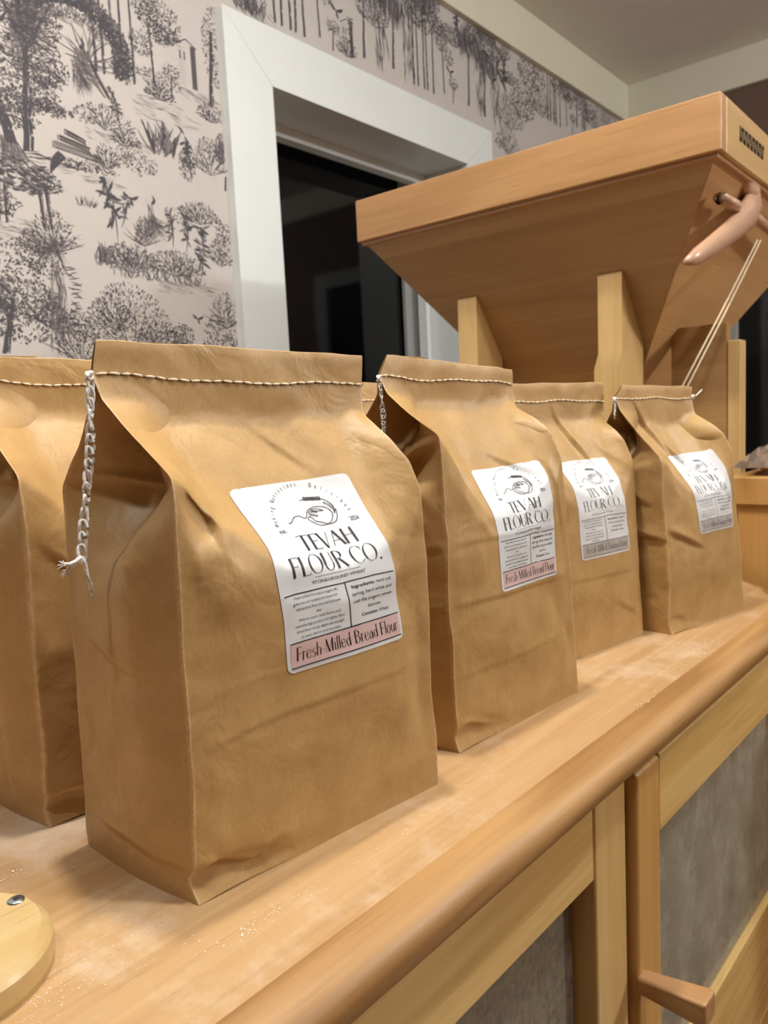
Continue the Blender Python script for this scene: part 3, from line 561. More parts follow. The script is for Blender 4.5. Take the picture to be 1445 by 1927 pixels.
# ---- display lettering drawn as thick/thin strokes (units of cap height)
def L_(x0, y0, x1, y1, w0, w1=None): return ('l', x0, y0, x1, y1, w0, w1 or w0)
def A_(cx_, cy_, rx, ry, t0, t1, th=.022, tk=.10): return ('a', cx_, cy_, rx, ry, t0, t1, th, tk)
TH_, TK = .030, .125
GL = {
 'T': (.70, [L_(0, .985, .70, .985, TH_), L_(.35, 0, .35, 1, TK), L_(0.012, .90, .012, .99, .02), L_(.688, .90, .688, .99, .02)]),
 'E': (.56, [L_(.10, 0, .10, 1, TK), L_(.05, .985, .54, .985, TH_), L_(.05, .012, .56, .012, TH_), L_(.1, .53, .42, .53, TH_), L_(.42, .46, .42, .60, .02), L_(.54, .9, .54, .99, .02), L_(.56, .0, .56, .1, .02)]),
 'V': (.74, [L_(.04, 1, .38, 0, TK), L_(.70, 1, .40, 0, TH_)]),
 'A': (.74, [L_(.36, 1, .70, 0, TK), L_(.35, 1, .04, 0, TH_), L_(.15, .36, .56, .36, TH_)]),
 'H': (.74, [L_(.10, 0, .10, 1, TK), L_(.64, 0, .64, 1, TK), L_(.1, .55, .64, .55, TH_)]),
 'F': (.52, [L_(.10, 0, .10, 1, TK), L_(.05, .985, .52, .985, TH_), L_(.1, .53, .40, .53, TH_), L_(.40, .46, .40, .60, .02), L_(.52, .88, .52, .99, .02)]),
 'L': (.52, [L_(.10, 0, .10, 1, TK), L_(.05, .012, .52, .012, TH_), L_(.52, 0, .52, .13, .02)]),
 'O': (.84, [A_(.42, .5, .37, .5, 0, 360)]),
 'U': (.70, [L_(.12, 1, .12, .35, TK), A_(.35, .35, .235, .35, 180, 360, TH_, TK*.6), L_(.59, 1, .59, .35, TH_)]),
 'R': (.66, [L_(.10, 0, .10, 1, TK), A_(.28, .76, .24, .235, -90, 90), L_(.1, .99, .3, .99, TH_), L_(.1, .53, .3, .53, TH_), L_(.30, .53, .62, 0, TK)]),
 'C': (.74, [A_(.42, .5, .37, .5, 42, 318), L_(.70, .74, .70, .90, .02)]),
 '.': (.20, [L_(.06, .055, .17, .055, .11)]),
 'M': (.90, [L_(.08, 0, .12, 1, TH_), L_(.12, 1, .42, 0, TK), L_(.44, 0, .74, 1, TH_), L_(.76, 0, .76, 1, TK)]),
 'B': (.62, [L_(.10, 0, .10, 1, TK), A_(.26, .76, .22, .235, -90, 90), A_(.28, .27, .27, .26, -90, 90), L_(.1, .99, .28, .99, TH_), L_(.1, .53, .28, .53, TH_), L_(.1, .012, .3, .012, TH_)]),
 'r': (.36, [L_(.08, 0, .08, .64, .09), A_(.22, .42, .14, .2, 40, 150, TH_, .05)]),
 'e': (.50, [A_(.25, .32, .21, .32, 25, 330, TH_, .09), L_(.05, .34, .45, .38, TH_)]),
 's': (.40, [A_(.20, .48, .13, .15, 40, 250, TH_, .07), A_(.19, .17, .14, .17, 215, 430, TH_, .08)]),
 'h': (.50, [L_(.08, 0, .08, 1.02, .09), A_(.24, .36, .17, .27, 0, 160, TH_, .08), L_(.41, 0, .41, .38, .09)]),
 '-': (.30, [L_(.04, .33, .26, .33, .025)]),
 'i': (.20, [L_(.10, 0, .10, .62, .09), L_(.06, .85, .14, .85, .08)]),
 'l': (.20, [L_(.10, 0, .10, 1.02, .09)]),
 'd': (.52, [A_(.22, .31, .17, .31, 0, 360, TH_, .09), L_(.43, 0, .43, 1.02, .09)]),
 'a': (.48, [A_(.20, .25, .15, .25, 0, 360, TH_, .08), L_(.39, 0, .39, .45, .09), A_(.24, .45, .15, .17, 0, 150, TH_, .06)]),
 'o': (.50, [A_(.25, .31, .20, .31, 0, 360, TH_, .09)]),
 'u': (.50, [L_(.09, .62, .09, .22, .09), A_(.24, .24, .16, .24, 180, 360, TH_, .07), L_(.42, 0, .42, .62, .09)]),
 'k': (.50, [L_(.08, 0, .08, 1.02, .09), L_(.1, .28, .42, .62, TH_), L_(.2, .38, .46, 0, .08)]),
 'n': (.50, [L_(.08, 0, .08, .64, .09), A_(.24, .36, .17, .27, 0, 160, TH_, .08), L_(.41, 0, .41, .38, .09)]),
 'g': (.50, [A_(.22, .33, .17, .29, 0, 360, TH_, .09), L_(.42, -.1, .42, .62, .08), A_(.23, -.08, .19, .2, 180, 360, TH_, .06)]),
 ' ': (.28, []),
}
def display(txt, x0, x1, ybase, h, track=.03):
    """returns polygons (label units, y down) with text stretched to span x0..x1"""
    wtot = sum(GL[c][0]+track for c in txt)-track; sx_ = (x1-x0)/wtot; px = x0; out = []
    def P(x, y): return (px+x*sx_, ybase-y*h)
    for ch in txt:
        w_, prims = GL[ch]
        for p in prims:
            if p[0] == 'l':
                _, xa, ya, xb, yb, wa, wb = p; d = math.hypot(xb-xa, yb-ya); nx, ny = -(yb-ya)/d, (xb-xa)/d; K = 5
                if abs(ya-yb) > .3 and abs(ny) < .6: nx, ny = math.copysign(1, nx), 0      # flat cut ends
                for k in range(K):
                    s0, s1 = k/K, (k+1)/K; q = []
                    for s_, sg in ((s0, -1), (s1, -1), (s1, 1), (s0, 1)):
                        ww = (wa+(wb-wa)*s_)/2*sg; q.append(P(xa+(xb-xa)*s_+nx*ww, ya+(yb-ya)*s_+ny*ww))
                    out.append(q)
            else:
                _, cx_, cy_, rx, ry, t0, t1, th, tk = p; K = max(8, int(abs(t1-t0)/12))
                for k in range(K):
                    q = []
                    for s_, sg in ((k, -1), (k+1, -1), (k+1, 1), (k, 1)):
                        t = math.radians(t0+(t1-t0)*s_/K); ww = (th+(tk-th)*abs(math.cos(t))**1.6)/2*sg; q.append(P(cx_+(rx+ww)*math.cos(t), cy_+(ry+min(th, abs(ww)*2)/2*sg)*math.sin(t)))
                    out.append(q)
        px += (w_+track)*sx_
    return out
def fonttext(txt, x, y, h, align='LEFT', bold=0., maxw=None, rot=0., sx_=1.):
    cu = bpy.data.curves.new('t', 'FONT'); cu.body = txt; cu.size = 1; cu.align_x = 'LEFT'; cu.offset = bold; cu.resolution_u = 3
    o = bpy.data.objects.new('t', cu); COL.objects.link(o); dg = bpy.context.evaluated_depsgraph_get(); me = o.evaluated_get(dg).to_mesh()
    V = [(v.co.x, v.co.y) for v in me.vertices]; F = [list(p.vertices) for p in me.polygons]
    o.evaluated_get(dg).to_mesh_clear(); bpy.data.objects.remove(o); bpy.data.curves.remove(cu)
    if not V: return []
    wd = max(v[0] for v in V); s = h/.72; kx = s*sx_
    if maxw and wd*kx > maxw: kx = maxw/wd
    off = {'LEFT': 0, 'CENTER': -wd*kx/2, 'RIGHT': -wd*kx}[align]; c_, s_ = math.cos(rot), math.sin(rot)
    pts = [(vx*kx+off, vy*s) for vx, vy in V]
    pts = [(x+px*c_-py*s_, y-(px*s_+py*c_)) for px, py in pts]
    return [[pts[i] for i in f] for f in F]
def polyline(pts, w_, close=False):
    P = [np.array(p) for p in pts]; D = []
    for i in range(len(P)-1):                       # Catmull-Rom
        p0 = P[max(i-1, 0)]; p1 = P[i]; p2 = P[i+1]; p3 = P[min(i+2, len(P)-1)]
        for t in np.linspace(0, 1, 7)[:-1]:
            D.append(.5*((2*p1)+(-p0+p2)*t+(2*p0-5*p1+4*p2-p3)*t*t+(-p0+3*p1-3*p2+p3)*t**3))
    D.append(P[-1]); out = []
    for i in range(len(D)-1):
        d = D[i+1]-D[i]; l = np.linalg.norm(d)+1e-9; n = np.array([-d[1], d[0]])/l*w_/2; e = d/l*w_*.2
        out.append([tuple(D[i]-n-e), tuple(D[i+1]-n+e), tuple(D[i+1]+n+e), tuple(D[i]+n-e)])
    return out
def label_art(kind):
    ink = []; small = []
    ink += display('TEVAH', .30, .79, .556, .125); ink += display('FLOUR CO.', .125, .915, .722, .135)
    small += [[(.30, .744), (.69, .744), (.69, .747), (.30, .747)]]
    small += fonttext('STONEGROUND WHEAT', .5, .788, .023, 'CENTER', 0, .46, 0, 1.3)
    for y in (.822, 1.143, 1.313): ink += [[(x, y), (x+.0955, y), (x+.0955, y+.0075), (x, y+.0075)] for x in np.arange(.03, .98, .095)]
    ink += [[(.527, y), (.533, y), (.533, y+.034), (.527, y+.034)] for y in np.arange(.826, 1.14, .032)]
    if kind == 'bread':
        left = ['Fresh milled from pure organic BC', 'grains on our traditional stone mill \u2014', 'wholesome flour the old-fashioned', 'way.', 'With its warm, nutty flavour and', 'naturally high protein, our lightly sifted', 'bread flour brings depth and strength', 'to every loaf or crust you bake.']
        right = [('Ingredients', ': hard red'), ('', 'spring, hard white and'), ('', 'red fife organic wheat'), ('', 'berries'), ('Contains', ': Wheat')]
        ink += display('Fresh-Milled Bread Flour', .07, .955, 1.275, .095, .05)
    else:
        left = ['Fresh milled from pure organic BC', 'grains on our traditional stone mill \u2014', 'wholesome flour the old-fashioned', 'way.', 'With its warm, nutty flavour and', 'soft, tender crumb, our lightly sifted', 'baking flour brings depth and flavour', 'to every bake.']
        right = [('Ingredients', ': organic'), ('', 'hard and soft white'), ('', 'wheat berries'), ('Contains', ': Wheat')]
        ink += display('Fresh-Milled Baking Flour', .10, .94, 1.275, .095, .05)
    for i, t in enumerate(left): small += fonttext(t, .278, .862+i*.0375, .0185, 'CENTER', 0, .465 if len(t) > 36 else .45*len(t)/36)
    for i, (bt, rt) in enumerate(right):
        n = len(bt)+len(rt); wd = .40*n/23
        if bt:
            wb = wd*len(bt)/n*1.08; small += fonttext(bt, .755-wd/2, .882+i*.053, .024, 'LEFT', .012, wb, 0, 3); small += fonttext(rt, .755-wd/2+wb+.004, .882+i*.053, .024, 'LEFT', 0, wd-wb, 0, 3)
        else: small += fonttext(rt, .755, .882+i*.053, .024, 'CENTER', 0, wd, 0, 3)
    # emblem: wheat stalk curling round a loaf, one line
    ink += polyline([(.318, .322), (.345, .318), (.392, .282), (.441, .277), (.476, .303), (.505, .285), (.521, .262), (.556, .237), (.624, .222), (.695, .242), (.722, .291), (.697, .339), (.652, .372), (.583, .375), (.534, .348), (.503, .318), (.513, .298), (.538, .303), (.556, .335), (.60, .352), (.652, .374), (.71, .366), (.748, .323), (.765, .268), (.738, .30), (.758, .245), (.728, .189), (.693, .168), (.62, .146), (.527, .157)], .005)
    ink += polyline([(.53, .262), (.57, .25), (.615, .268), (.57, .262), (.535, .275), (.58, .282), (.60, .30), (.56, .29), (.53, .285)], .0045)
    ink += polyline([(.57, .238), (.62, .24), (.665, .262), (.61, .256), (.57, .246)], .0045)
    ink += polyline([(.745, .30), (.742, .26), (.70, .20), (.735, .225), (.755, .27)], .004)
    for k in range(6):
        x = .565+k*.022; y = .146+k*.003
        for sg in (-1, 1): ink += polyline([(x, y), (x+.008, y+sg*.012), (x+.020, y+sg*.010), (x+.022, y+.002), (x, y)], .0055)
    s1, s2 = 'Making Nutritious,', 'Delicious'
    def arctext(t, a0, a1):
        for i, ch in enumerate(t):
            if ch == ' ': continue
            a = math.radians(a0+(a1-a0)*i/(len(t)-1)); x = .545-.315*math.cos(a); y = .335-.295*math.sin(a)
            small.extend(fonttext(ch, x, y, .034, 'CENTER', 0, None, math.pi/2-a, .62))
    arctext(s1, 2, 96); arctext(s2, 112, 172)
    small += fonttext('est.', .225, .392, .036, 'CENTER', 0, None, 0, .9); small += fonttext('2024', .865, .385, .036, 'CENTER', 0, None, 0, .75)
    return ink, small
ART = {}
def chain_tail(start, length, sway, ends, n_links, r=.00062):
    b = MB(); P0 = Vector(start)
    for k in range(n_links):
        t = k/n_links; c_ = P0+Vector((sway[0]*t+.0012*math.sin(t*5), sway[1]*t, -length*t)); Lk = length/n_links*1.6
        wd = .0017+.0006*math.sin(k*1.7)**2; tw = .35*math.sin(k*.9+.4)+(.9 if k % 7 == 3 else 0); pts = []
        for j in range(15):
            a = 2*math.pi*j/14; x = wd*math.sin(a); z = -Lk/2+Lk/2*math.cos(a); y = .0006*math.cos(a*2+k)
            pts.append(c_+Vector((x*math.cos(tw), x*math.sin(tw)+y, z)))
        b.tube(pts, r, 6)
    e = P0+Vector((sway[0]+.0012*math.sin(5), sway[1], -length))
    for path in ends:
        pts = [e]+[e+Vector(q) for q in path]; b.tube(pts, [r*1.3]*(len(pts)-1)+[r*1.5], 6)
        for k in range(7):
            q = pts[-1]; d = (pts[-1]-pts[-2]).normalized(); b.tube([q, q+d*.003+Vector((U(-.002, .002), U(-.001, .001), U(-.002, .002)))], r*.35, 4)
    # knot where it leaves the seam
    for k in range(5): 
        pts = [P0+Vector((.0016*math.cos(a+k), .0014*math.sin(a*1.0+k*2), .0022*math.sin(a+k*1.3)-.001)) for a in np.linspace(0, 6.28, 10)]; b.tube(pts, r*1.05, 6)
    return b
def make_bag(name, P0, ang, W_, D, label, sh=.16, zS=(.247, .243), zT=(.306, .300), zU=(.326, .321), vseam=.5, ridge=None, duS=(0, 0), duT=(0, 0), duU=(0, 0), zband=.279, seed=1, creases=(), sidecreases=(), lab=None, tail=None, group=None, res=1., bulge=1., corner=1., slope_mid=None, gs=1., endtail=None):
    e = empty(name, P0, label, 'flour bag', math.radians(ang), group)
    cols = np.array([0, .07, .18, .36, .60, .86, .95, 1.]); nc = len(cols)
    rz = ridge or [zS[0], zS[0]-.008, .213, .186, .178, .190, .222, zS[1]]
    lin = lambda p: p[0]+(p[1]-p[0])*cols
    vs_ = D*vseam-.0011; one = np.ones(nc)
    ztop = lin(zU)+np.array([0, .0005, -.0005, .0008, 0, .0006, -.0003, 0]); zst = lin(zT); rz = np.array(rz)
    zb = np.minimum(np.array([zst[0]-.014, zband+.008, zband, zband, zband-.002, zband, zband+.004, zst[-1]-.022]), zst-.006)
    def rowpack(v, z, dv=0): return (v, z)
    R_ = []
    bot = corner
    R_.append((one*0+np.array([0, .0, .001, .0, 0, 0, 0, 0]), one*0+np.array([0, .0012, .0008, 0, 0, 0, 0, 0])))
    R_.append((np.array([.0085*bot, .0085*bot, .0050*bot, .0005, 0, 0, 0, 0]), np.array([.012, .021, .011, .006, .006, .006, .006, .006])))
    R_.append((np.array([.001, -.003*bot, -.0035*bot, -.002, -.001, -.001, 0, 0]), np.array([.019, .023, .019, .02, .02, .02, .02, .02])))
    R_.append((np.array([0, -.002, -.004, -.005, -.005, -.004, -.001, 0]), one*.07))
    R_.append((np.array([0, -.001, -.003, -.005, -.005, -.003, 0, 0]), rz*.40+.055))
    R_.append((np.array([0, 0, -.003, -.004, -.004, -.002, 0, 0]), rz-.022))
    R_.append((np.array([.001, .003, .002, .0, 0, .002, .006, .009]), rz))
    mv = slope_mid or [.50, .52, .53, .53, .53, .53, .52, .50]; mz = [.48, .48, .46, .46, .46, .46, .47, .50]
    R_.append((vs_*np.array(mv), rz+(zb-rz)*np.array(mz)))
    R_.append((vs_*np.array([.93, .97, .99, 1, 1, .99, .97, .93]), zb))
    R_.append((one*vs_, zst)); R_.append((one*vs_, zst+.004)); R_.append((one*(vs_+.0002), ztop-.0012)); R_.append((one*(vs_+.0008), ztop))
    zk = [0, zS[0], zT[0], zU[0]]
    def dux(z): return np.interp(z, zk, [0, duS[0], duT[0], duU[0]])*(1-cols)+np.interp(z, zk, [0, duS[1], duT[1], duU[1]])*cols
    rows = [np.stack([cols*W_+dux(z)-sh*v, v, z], 1) for v, z in R_]
    ln = [0]; 
    for i in range(1, len(rows)): ln.append(ln[-1]+float(np.mean(np.linalg.norm(rows[i]-rows[i-1], axis=1))))
    bs = np.array(ln)/ln[-1]; NA, NB = int(110*res), int(170*res)
    F = panel(cols, rows, NA, NB, bs, 5)
    # back: simple mirror with an even ridge
    rb = np.array([zS[0]-.006, .236, .22, .21, .21, .225, .238, zS[1]])
    Rb = [(v if i < 6 else v, z) for i, (v, z) in enumerate(R_)]
    Rb = []
    for i, (v, z) in enumerate(R_):
        if i in (1, 2): v = v*0-.001
        if i == 4: z = rb*.4+.055
        if i == 5: z = rb-.022
        if i == 6: z = rb
        if i == 7: z = rb+(zb-rb)*np.array(mz)
        Rb.append((v, z))
    rows_b = [np.stack([cols*W_+dux(z)-sh*(D-v), D-v+(2*(D*vseam)-D)*(np.clip(v/vs_, 0, 1)), z], 1) for v, z in Rb]
    Bk = panel(cols, rows_b, NA, NB, bs, 5)
    # sides
    NS = int(36*res)
    def side(c0, c4, sgn):
        bg = bulge
        z = (c0[:, 2]+c4[:, 2])/2
        g = np.interp(z, [0, .05, .12, .18, .198, .215, .24, .265, .30, .33], [-.004, -.009, -.012, -.012, -.006, .010, .034, .046, D*.49, D*.49])*gs
        g = np.where(g < 0, g*bg, g)
        half = np.linalg.norm((c4-c0)[:, :2], axis=1)/2
        g = np.where(z > .25, np.minimum(g, np.sqrt(np.maximum((D/2)**2-half**2, 0))+.004), g)
        m = (c0+c4)/2; m[:, 0] += g*sgn
        k = np.interp(z, [0, .19, .215, .24, .27, .33], [0, 0, .003, .008, .002, 0])
        q1 = (c0+m)/2; q3 = (c4+m)/2; bul = np.interp(z, [0, .03, .12, .19, .215, .24, .27], [-.001, -.005, -.006, -.009, -.012, -.004, 0])
        q1[:, 0] += (bul*bg)*sgn; q3[:, 0] += (bul*.35*bg)*sgn
        m[:, 2] -= k*2.2; q1[:, 2] -= k*.7; q3[:, 2] -= k*.7
        st = np.stack([c0, q1, m, q3, c4], 1); t = np.linspace(0, 1, NS); G = np.zeros((len(c0), NS, 3))
        for i in range(len(c0)):
            for j in range(3): G[i, :, j] = np.interp(t, [0, .25, .5, .75, 1], st[i, :, j])
        for _ in range(3):
            H = G.copy(); H[:, 1:-1] = (G[:, :-2]+2*G[:, 1:-1]+G[:, 2:])/4; G = H
        for _ in range(2):
            H = G.copy(); H[1:-1, 1:-1] = (G[:-2, 1:-1]+2*G[1:-1, 1:-1]+G[2:, 1:-1])/4; G = H
        return G
    SL = side(F[:, 0].copy(), Bk[:, 0].copy(), 1); SR = side(F[:, -1].copy(), Bk[:, -1].copy(), -1)
    # bottom edge of the near side bows outward and lifts a little
    def arcl(G): return np.concatenate([np.zeros((1, G.shape[1])), np.cumsum(np.linalg.norm(np.diff(G, axis=0), axis=2), 0)], 0)
    TF = arcl(F); SF = np.repeat(np.linspace(0, W_, NA)[None], NB, 0)
    FC = crease(F, 1, SF, TF, creases); TS = arcl(SL); SS = np.repeat(np.linspace(0, D, NS)[None], NB, 0)
    SLC = crease(SL, -1, SS, TS, sidecreases, .006)
    b = MB(); wear = []
    def put(G, flip):
        Gj = jitter(G, seed, .0016); b.grid(Gj, 0, True, flip); wv = np.zeros(G.shape[:2]); wv[:int(NB*.93), 0] = 1; wv[:int(NB*.93), -1] = 1
        wv *= rng.uniform(.35, 1, wv.shape); wear.extend(wv.ravel()); return Gj
    FJ = put(FC, False); put(Bk, True); put(SLC, True); put(SR, False)
    # base and mouth closing strips
    base = np.stack([F[0]*(1-t)+Bk[0]*t for t in np.linspace(0, 1, 6)], 0); base[..., 2] = .0004; b.grid(base, 0, True, True); wear.extend([0]*(6*NA))
    FJe = jitter(F, seed, .0016)[-1]; BJe = jitter(Bk, seed, .0016)[-1]
    roll = []
    for t in np.linspace(0, 1, 5): q = FJe*(1-t)+BJe*t; q[:, 2] += .0006*math.sin(math.pi*t); roll.append(q)
    b.grid(np.stack(roll, 0), 0, True, False); wear.extend([.3]*(5*NA))
    b.build('bag_body', 'kraft', e, 0, None, wear)
    # surface lookup for label and stitches
    NJ = normals(FJ); TJ = arcl(FJ); s_edge = np.linspace(0, W_, NA)
    def surf(s_, t_, off):
        j = np.clip(s_/W_*(NA-1), 0, NA-1.001); j0 = int(j); fj = j-j0
        i0 = np.searchsorted(TJ[:, j0], t_)-1; i0 = min(max(i0, 0), NB-2); fi = np.clip((t_-TJ[i0, j0])/(TJ[i0+1, j0]-TJ[i0, j0]+1e-9), 0, 1)
        def bl(A): return (A[i0, j0]*(1-fj)+A[i0, j0+1]*fj)*(1-fi)+(A[i0+1, j0]*(1-fj)+A[i0+1, j0+1]*fj)*fi
        return bl(FJ)-bl(NJ)*off*NSGN
    NSGN = -1 if NJ[NB//3, NA//2, 1] < 0 else 1
    # stitching along the seam
    z_line = int(round(bs[9]*(NB-1))); b = MB(); bh = MB(); s_ = .0015; t_mid = TJ[z_line, :]
    k = 0
    wv = lambda q: .0011*math.sin(q*38+seed)+.0006*math.sin(q*90)
    while s_ < W_-.004:
        Ld = .0062+.0006*math.sin(k*2.3); pts = []
        for q in np.linspace(0, 1, 5):
            j = min(int((s_+Ld*q)/W_*(NA-1)), NA-1); pts.append(surf(s_+Ld*q, t_mid[j]+wv(s_+Ld*q)+(.0003 if k % 2 else -.0002)*(1-2*q), .0004+.0004*math.sin(math.pi*q)))
        b.tube(pts, [.0003, .0007, .0008, .0007, .0003], 6)
        j = min(int((s_+Ld+.0006)/W_*(NA-1)), NA-1); c_ = surf(s_+Ld+.0006, t_mid[j]+wv(s_+Ld)-.0004, .0002); bh.tube([c_+np.array((-.0007, 0, .0004)), c_+np.array((.0007, 0, -.0005))], .00042, 5)
        s_ += Ld+.0012; k += 1
    st = b.build('stitching', 'stitch', e); bh.build('needle_holes', 'hole', st)
    if tail: chain_tail(*tail).build('thread_tail', 'thread', e)
    if endtail: chain_tail(*endtail).build('thread_tail', 'thread', e)
    if lab:
        s0, t0, lw, kind, skew = lab; lh = lw*1.35
        def lp(x, y, off): return surf(s0+x*lw+skew*(1-y/1.35)*lw, t0+(1.35-y)*lw*.90, off)
        b = MB(); ny, nx = 70, 46; rc = .045; vs = []
        ys = np.concatenate([np.linspace(0, rc, 7)[:-1], np.linspace(rc, 1.35-rc, ny-12), np.linspace(1.35-rc, 1.35, 7)[1:]])
        G = np.zeros((len(ys), nx, 3))
        for i, y in enumerate(ys):
            dy = max(rc-y, y-(1.35-rc), 0); ins = rc-math.sqrt(max(rc*rc-dy*dy, 0))
            for j in range(nx): G[i, j] = lp(ins+(1-2*ins)*j/(nx-1), y, .00035)
        b.grid(G, 0, True, True); lo = b.build('label', 'label', e)
        G = np.zeros((14, nx, 3))
        for i, y in enumerate(np.linspace(1.146, 1.316, 14)):
            for j in range(nx): G[i, j] = lp(.03+.945*j/(nx-1), y, .00050)
        b = MB(); b.grid(G, 0, True, True); b.build('colour_band', 'pink' if kind == 'bread' else 'grey', lo)
        if kind not in ART: ART[kind] = label_art(kind)
        ink, small = ART[kind]; b = MB()
        for polys, mi in ((ink, 0), (small, 0 if kind == 'bread' else 1)):
            for pl in polys:
                pl = [(min(max(x, 0.01), .99), y) for x, y in pl]; b.add([lp(x, y, .00068) for x, y in pl], [tuple(range(len(pl)))], mi)
        b.build('lettering', ['ink', 'inkg'] if kind == 'bread' else ['inkg', 'inkg'], lo)
    return e
GRP = 'stitched kraft paper flour bags along the worktop'
ends1 = ([(-.003, -.001, -.002), (-.007, -.002, -.003), (-.010, -.003, -.0025)], [(.002, 0, -.004), (.0025, 0, -.010), (.004, 0, -.016), (.004, 0, -.020)], [(-.004, -.001, -.003), (-.008, -.001, -.006)])
make_bag('flour_bag', (.240, .3581, 0), -7.27, .2005, .115,
    'largest nearest kraft flour bag with pink-banded label and long white thread tail', duS=(.0054, -.0043), duT=(-.0014, .0037), duU=(.0025, .0065),
    creases=[(.0, .095, .2, .098, .004, .0010, 's'), (.0, .128, .2, .122, .003, -.0005, 's'), (.012, .238, .022, .222, .010, -.0055, 'g'), (.012, .20, .03, .18, .014, .003, 'g'), (.026, .236, .028, .208, .006, .0022, 's'), (.178, .15, .192, .06, .012, -.0022, 'g'),
             (.10, .285, .135, .25, .006, .0016, 's'), (.14, .285, .165, .24, .012, .0014, 'g'), (.06, .20, .10, .19, .02, .002, 'g'), (.10, .06, .17, .05, .03, -.0012, 'g'), (.008, .030, .05, .012, .005, -.0028, 's'), (.03, .008, .055, .022, .003, .003, 's')],
    sidecreases=[(.052, .005, .057, .17, .0022, .0014, 'r'), (.025, .135, .085, .152, .006, .0028, 's'), (.055, .02, .06, .14, .004, -.0015, 'r'), (.02, .175, .05, .225, .006, .0022, 's'), (.085, .10, .105, .06, .006, .002, 's'), (.01, .024, .11, .03, .004, .0028, 's'), (.07, .05, .10, .09, .008, -.002, 'g')],
    lab=(.0675, .1205, .1035, 'bread', -.09), seed=1, group=GRP, res=1.25,
    tail=((-.0135, .0535, .3065), .102, (-.0165, -.008), ends1, 15, .00095))
make_bag('flour_bag', (.2325, .5192, 0), -7.5, .20, .115, 'kraft flour bag at far left standing behind the largest bag', duS=(.004, -.004), zT=(.3145, .3075), zU=(.333, .326), zband=.288,
    creases=[(.0, .10, .2, .09, .004, .0010, 's'), (.01, .2, .06, .15, .008, .003, 's')], sidecreases=[(.02, .13, .1, .12, .006, .003, 's'), (.02, .06, .1, .10, .008, .003, 's'), (.04, .02, .05, .2, .006, -.002, 'g')], seed=2, group=GRP, res=.8,
    tail=((-.006, .057, .334), .008, (.004, 0), ([(-.004, 0, .001), (-.012, 0, -.002)],), 3))
make_bag('flour_bag', (.4914, .3494, 0), -5.2, .1815, .10, 'second kraft flour bag from the left in the front row, pink-banded label', sh=.12, zS=(.2585, .2555), zT=(.308, .302), zU=(.3245, .3145), ridge=[.2585, .248, .220, .188, .186, .215, .238, .2555], duS=(-.0079, -.0216), duT=(-.0158, -.018), duU=(-.0057, -.0167), zband=.285,
    creases=[(.0, .172, .18, .168, .003, .0012, 's'), (.0, .122, .18, .120, .003, .0016, 's'), (.0, .062, .18, .066, .003, .0012, 's'), (.03, .27, .06, .20, .008, .003, 's'), (.14, .11, .175, .05, .012, -.002, 'g'), (.03, .15, .09, .06, .03, .002, 'g'), (.10, .25, .15, .22, .006, .002, 's'), (.16, .23, .175, .15, .005, .002, 's'), (0, .03, .05, .012, .004, -.002, 's')],
    sidecreases=[(.0, .12, .1, .12, .004, .003, 's'), (.0, .17, .1, .17, .004, .002, 's'), (.01, .20, .04, .24, .005, .003, 's')], lab=(.0612, .1252, .0900, 'bread', .08), seed=3, corner=.6, group=GRP, res=1.,
    tail=((-.0235, .0480, .307), .055, (.003, -.001), ([(.002, 0, -.006)],), 11))
make_bag('flour_bag', (.7222, .387, 0), -11.3, .170, .088, 'kraft flour bag third in the front row with grey-banded label, seam tail on its right', sh=.10, zS=(.240, .2355), zT=(.287, .2835), zU=(.305, .3055), ridge=[.240, .23, .205, .185, .174, .192, .217, .2355], duS=(-.006, -.0188), duT=(-.008, -.0039), duU=(-.008, -.0064), zband=.262,
    creases=[(.08, .28, .12, .22, .010, .004, 's'), (.13, .25, .165, .20, .008, .0012, 's'), (0, .09, .17, .085, .004, .001, 's'), (.12, .05, .16, .03, .006, .002, 's')], lab=(.0515, .1105, .0945, 'baking', -.03), seed=4, corner=.1, bulge=.2, group=GRP, res=.85,
    endtail=((.1640, .0490, .2835), .014, (.002, 0), ([(.001, 0, -.004)],), 3))
make_bag('flour_bag', (.907, .3251, 0), -12.9, .1668, .10, 'farthest kraft flour bag in the front row, crumpled grey-banded label', sh=.10, zS=(.214, .236), zT=(.2865, .2845), zU=(.3005, .2975), ridge=[.214, .212, .190, .170, .160, .176, .207, .236], duS=(-.0186, -.030), duT=(-.0333, -.037), duU=(-.0175, -.033), zband=.252,
    creases=[(.0, .128, .07, .10, .009, .0035, 's'), (.04, .29, .07, .22, .010, .004, 's'), (.07, .24, .10, .20, .006, .004, 's'), (.12, .20, .15, .15, .006, .0015, 's')],
    sidecreases=[(.0, .115, .06, .13, .008, .005, 's'), (.02, .16, .08, .19, .006, .003, 's')], lab=(.0650, .1175, .088, 'baking', .0), seed=5, corner=.4, bulge=.3, group=GRP, res=.85,
    tail=((-.040, .048, .286), .018, (.001, 0), ([(0, 0, -.003)],), 4), endtail=((.127, .049, .286), .001, (0, 0), ([(.006, -.002, .001), (.012, -.003, .005), (.016, -.003, .007)],), 1))
make_bag('flour_bag', (.515, .56, 0), -6, .20, .115, 'kraft flour bag in the back row, only its top edge showing between front bags', zT=(.300, .298), zU=(.320, .318), seed=6, group=GRP, res=.5)
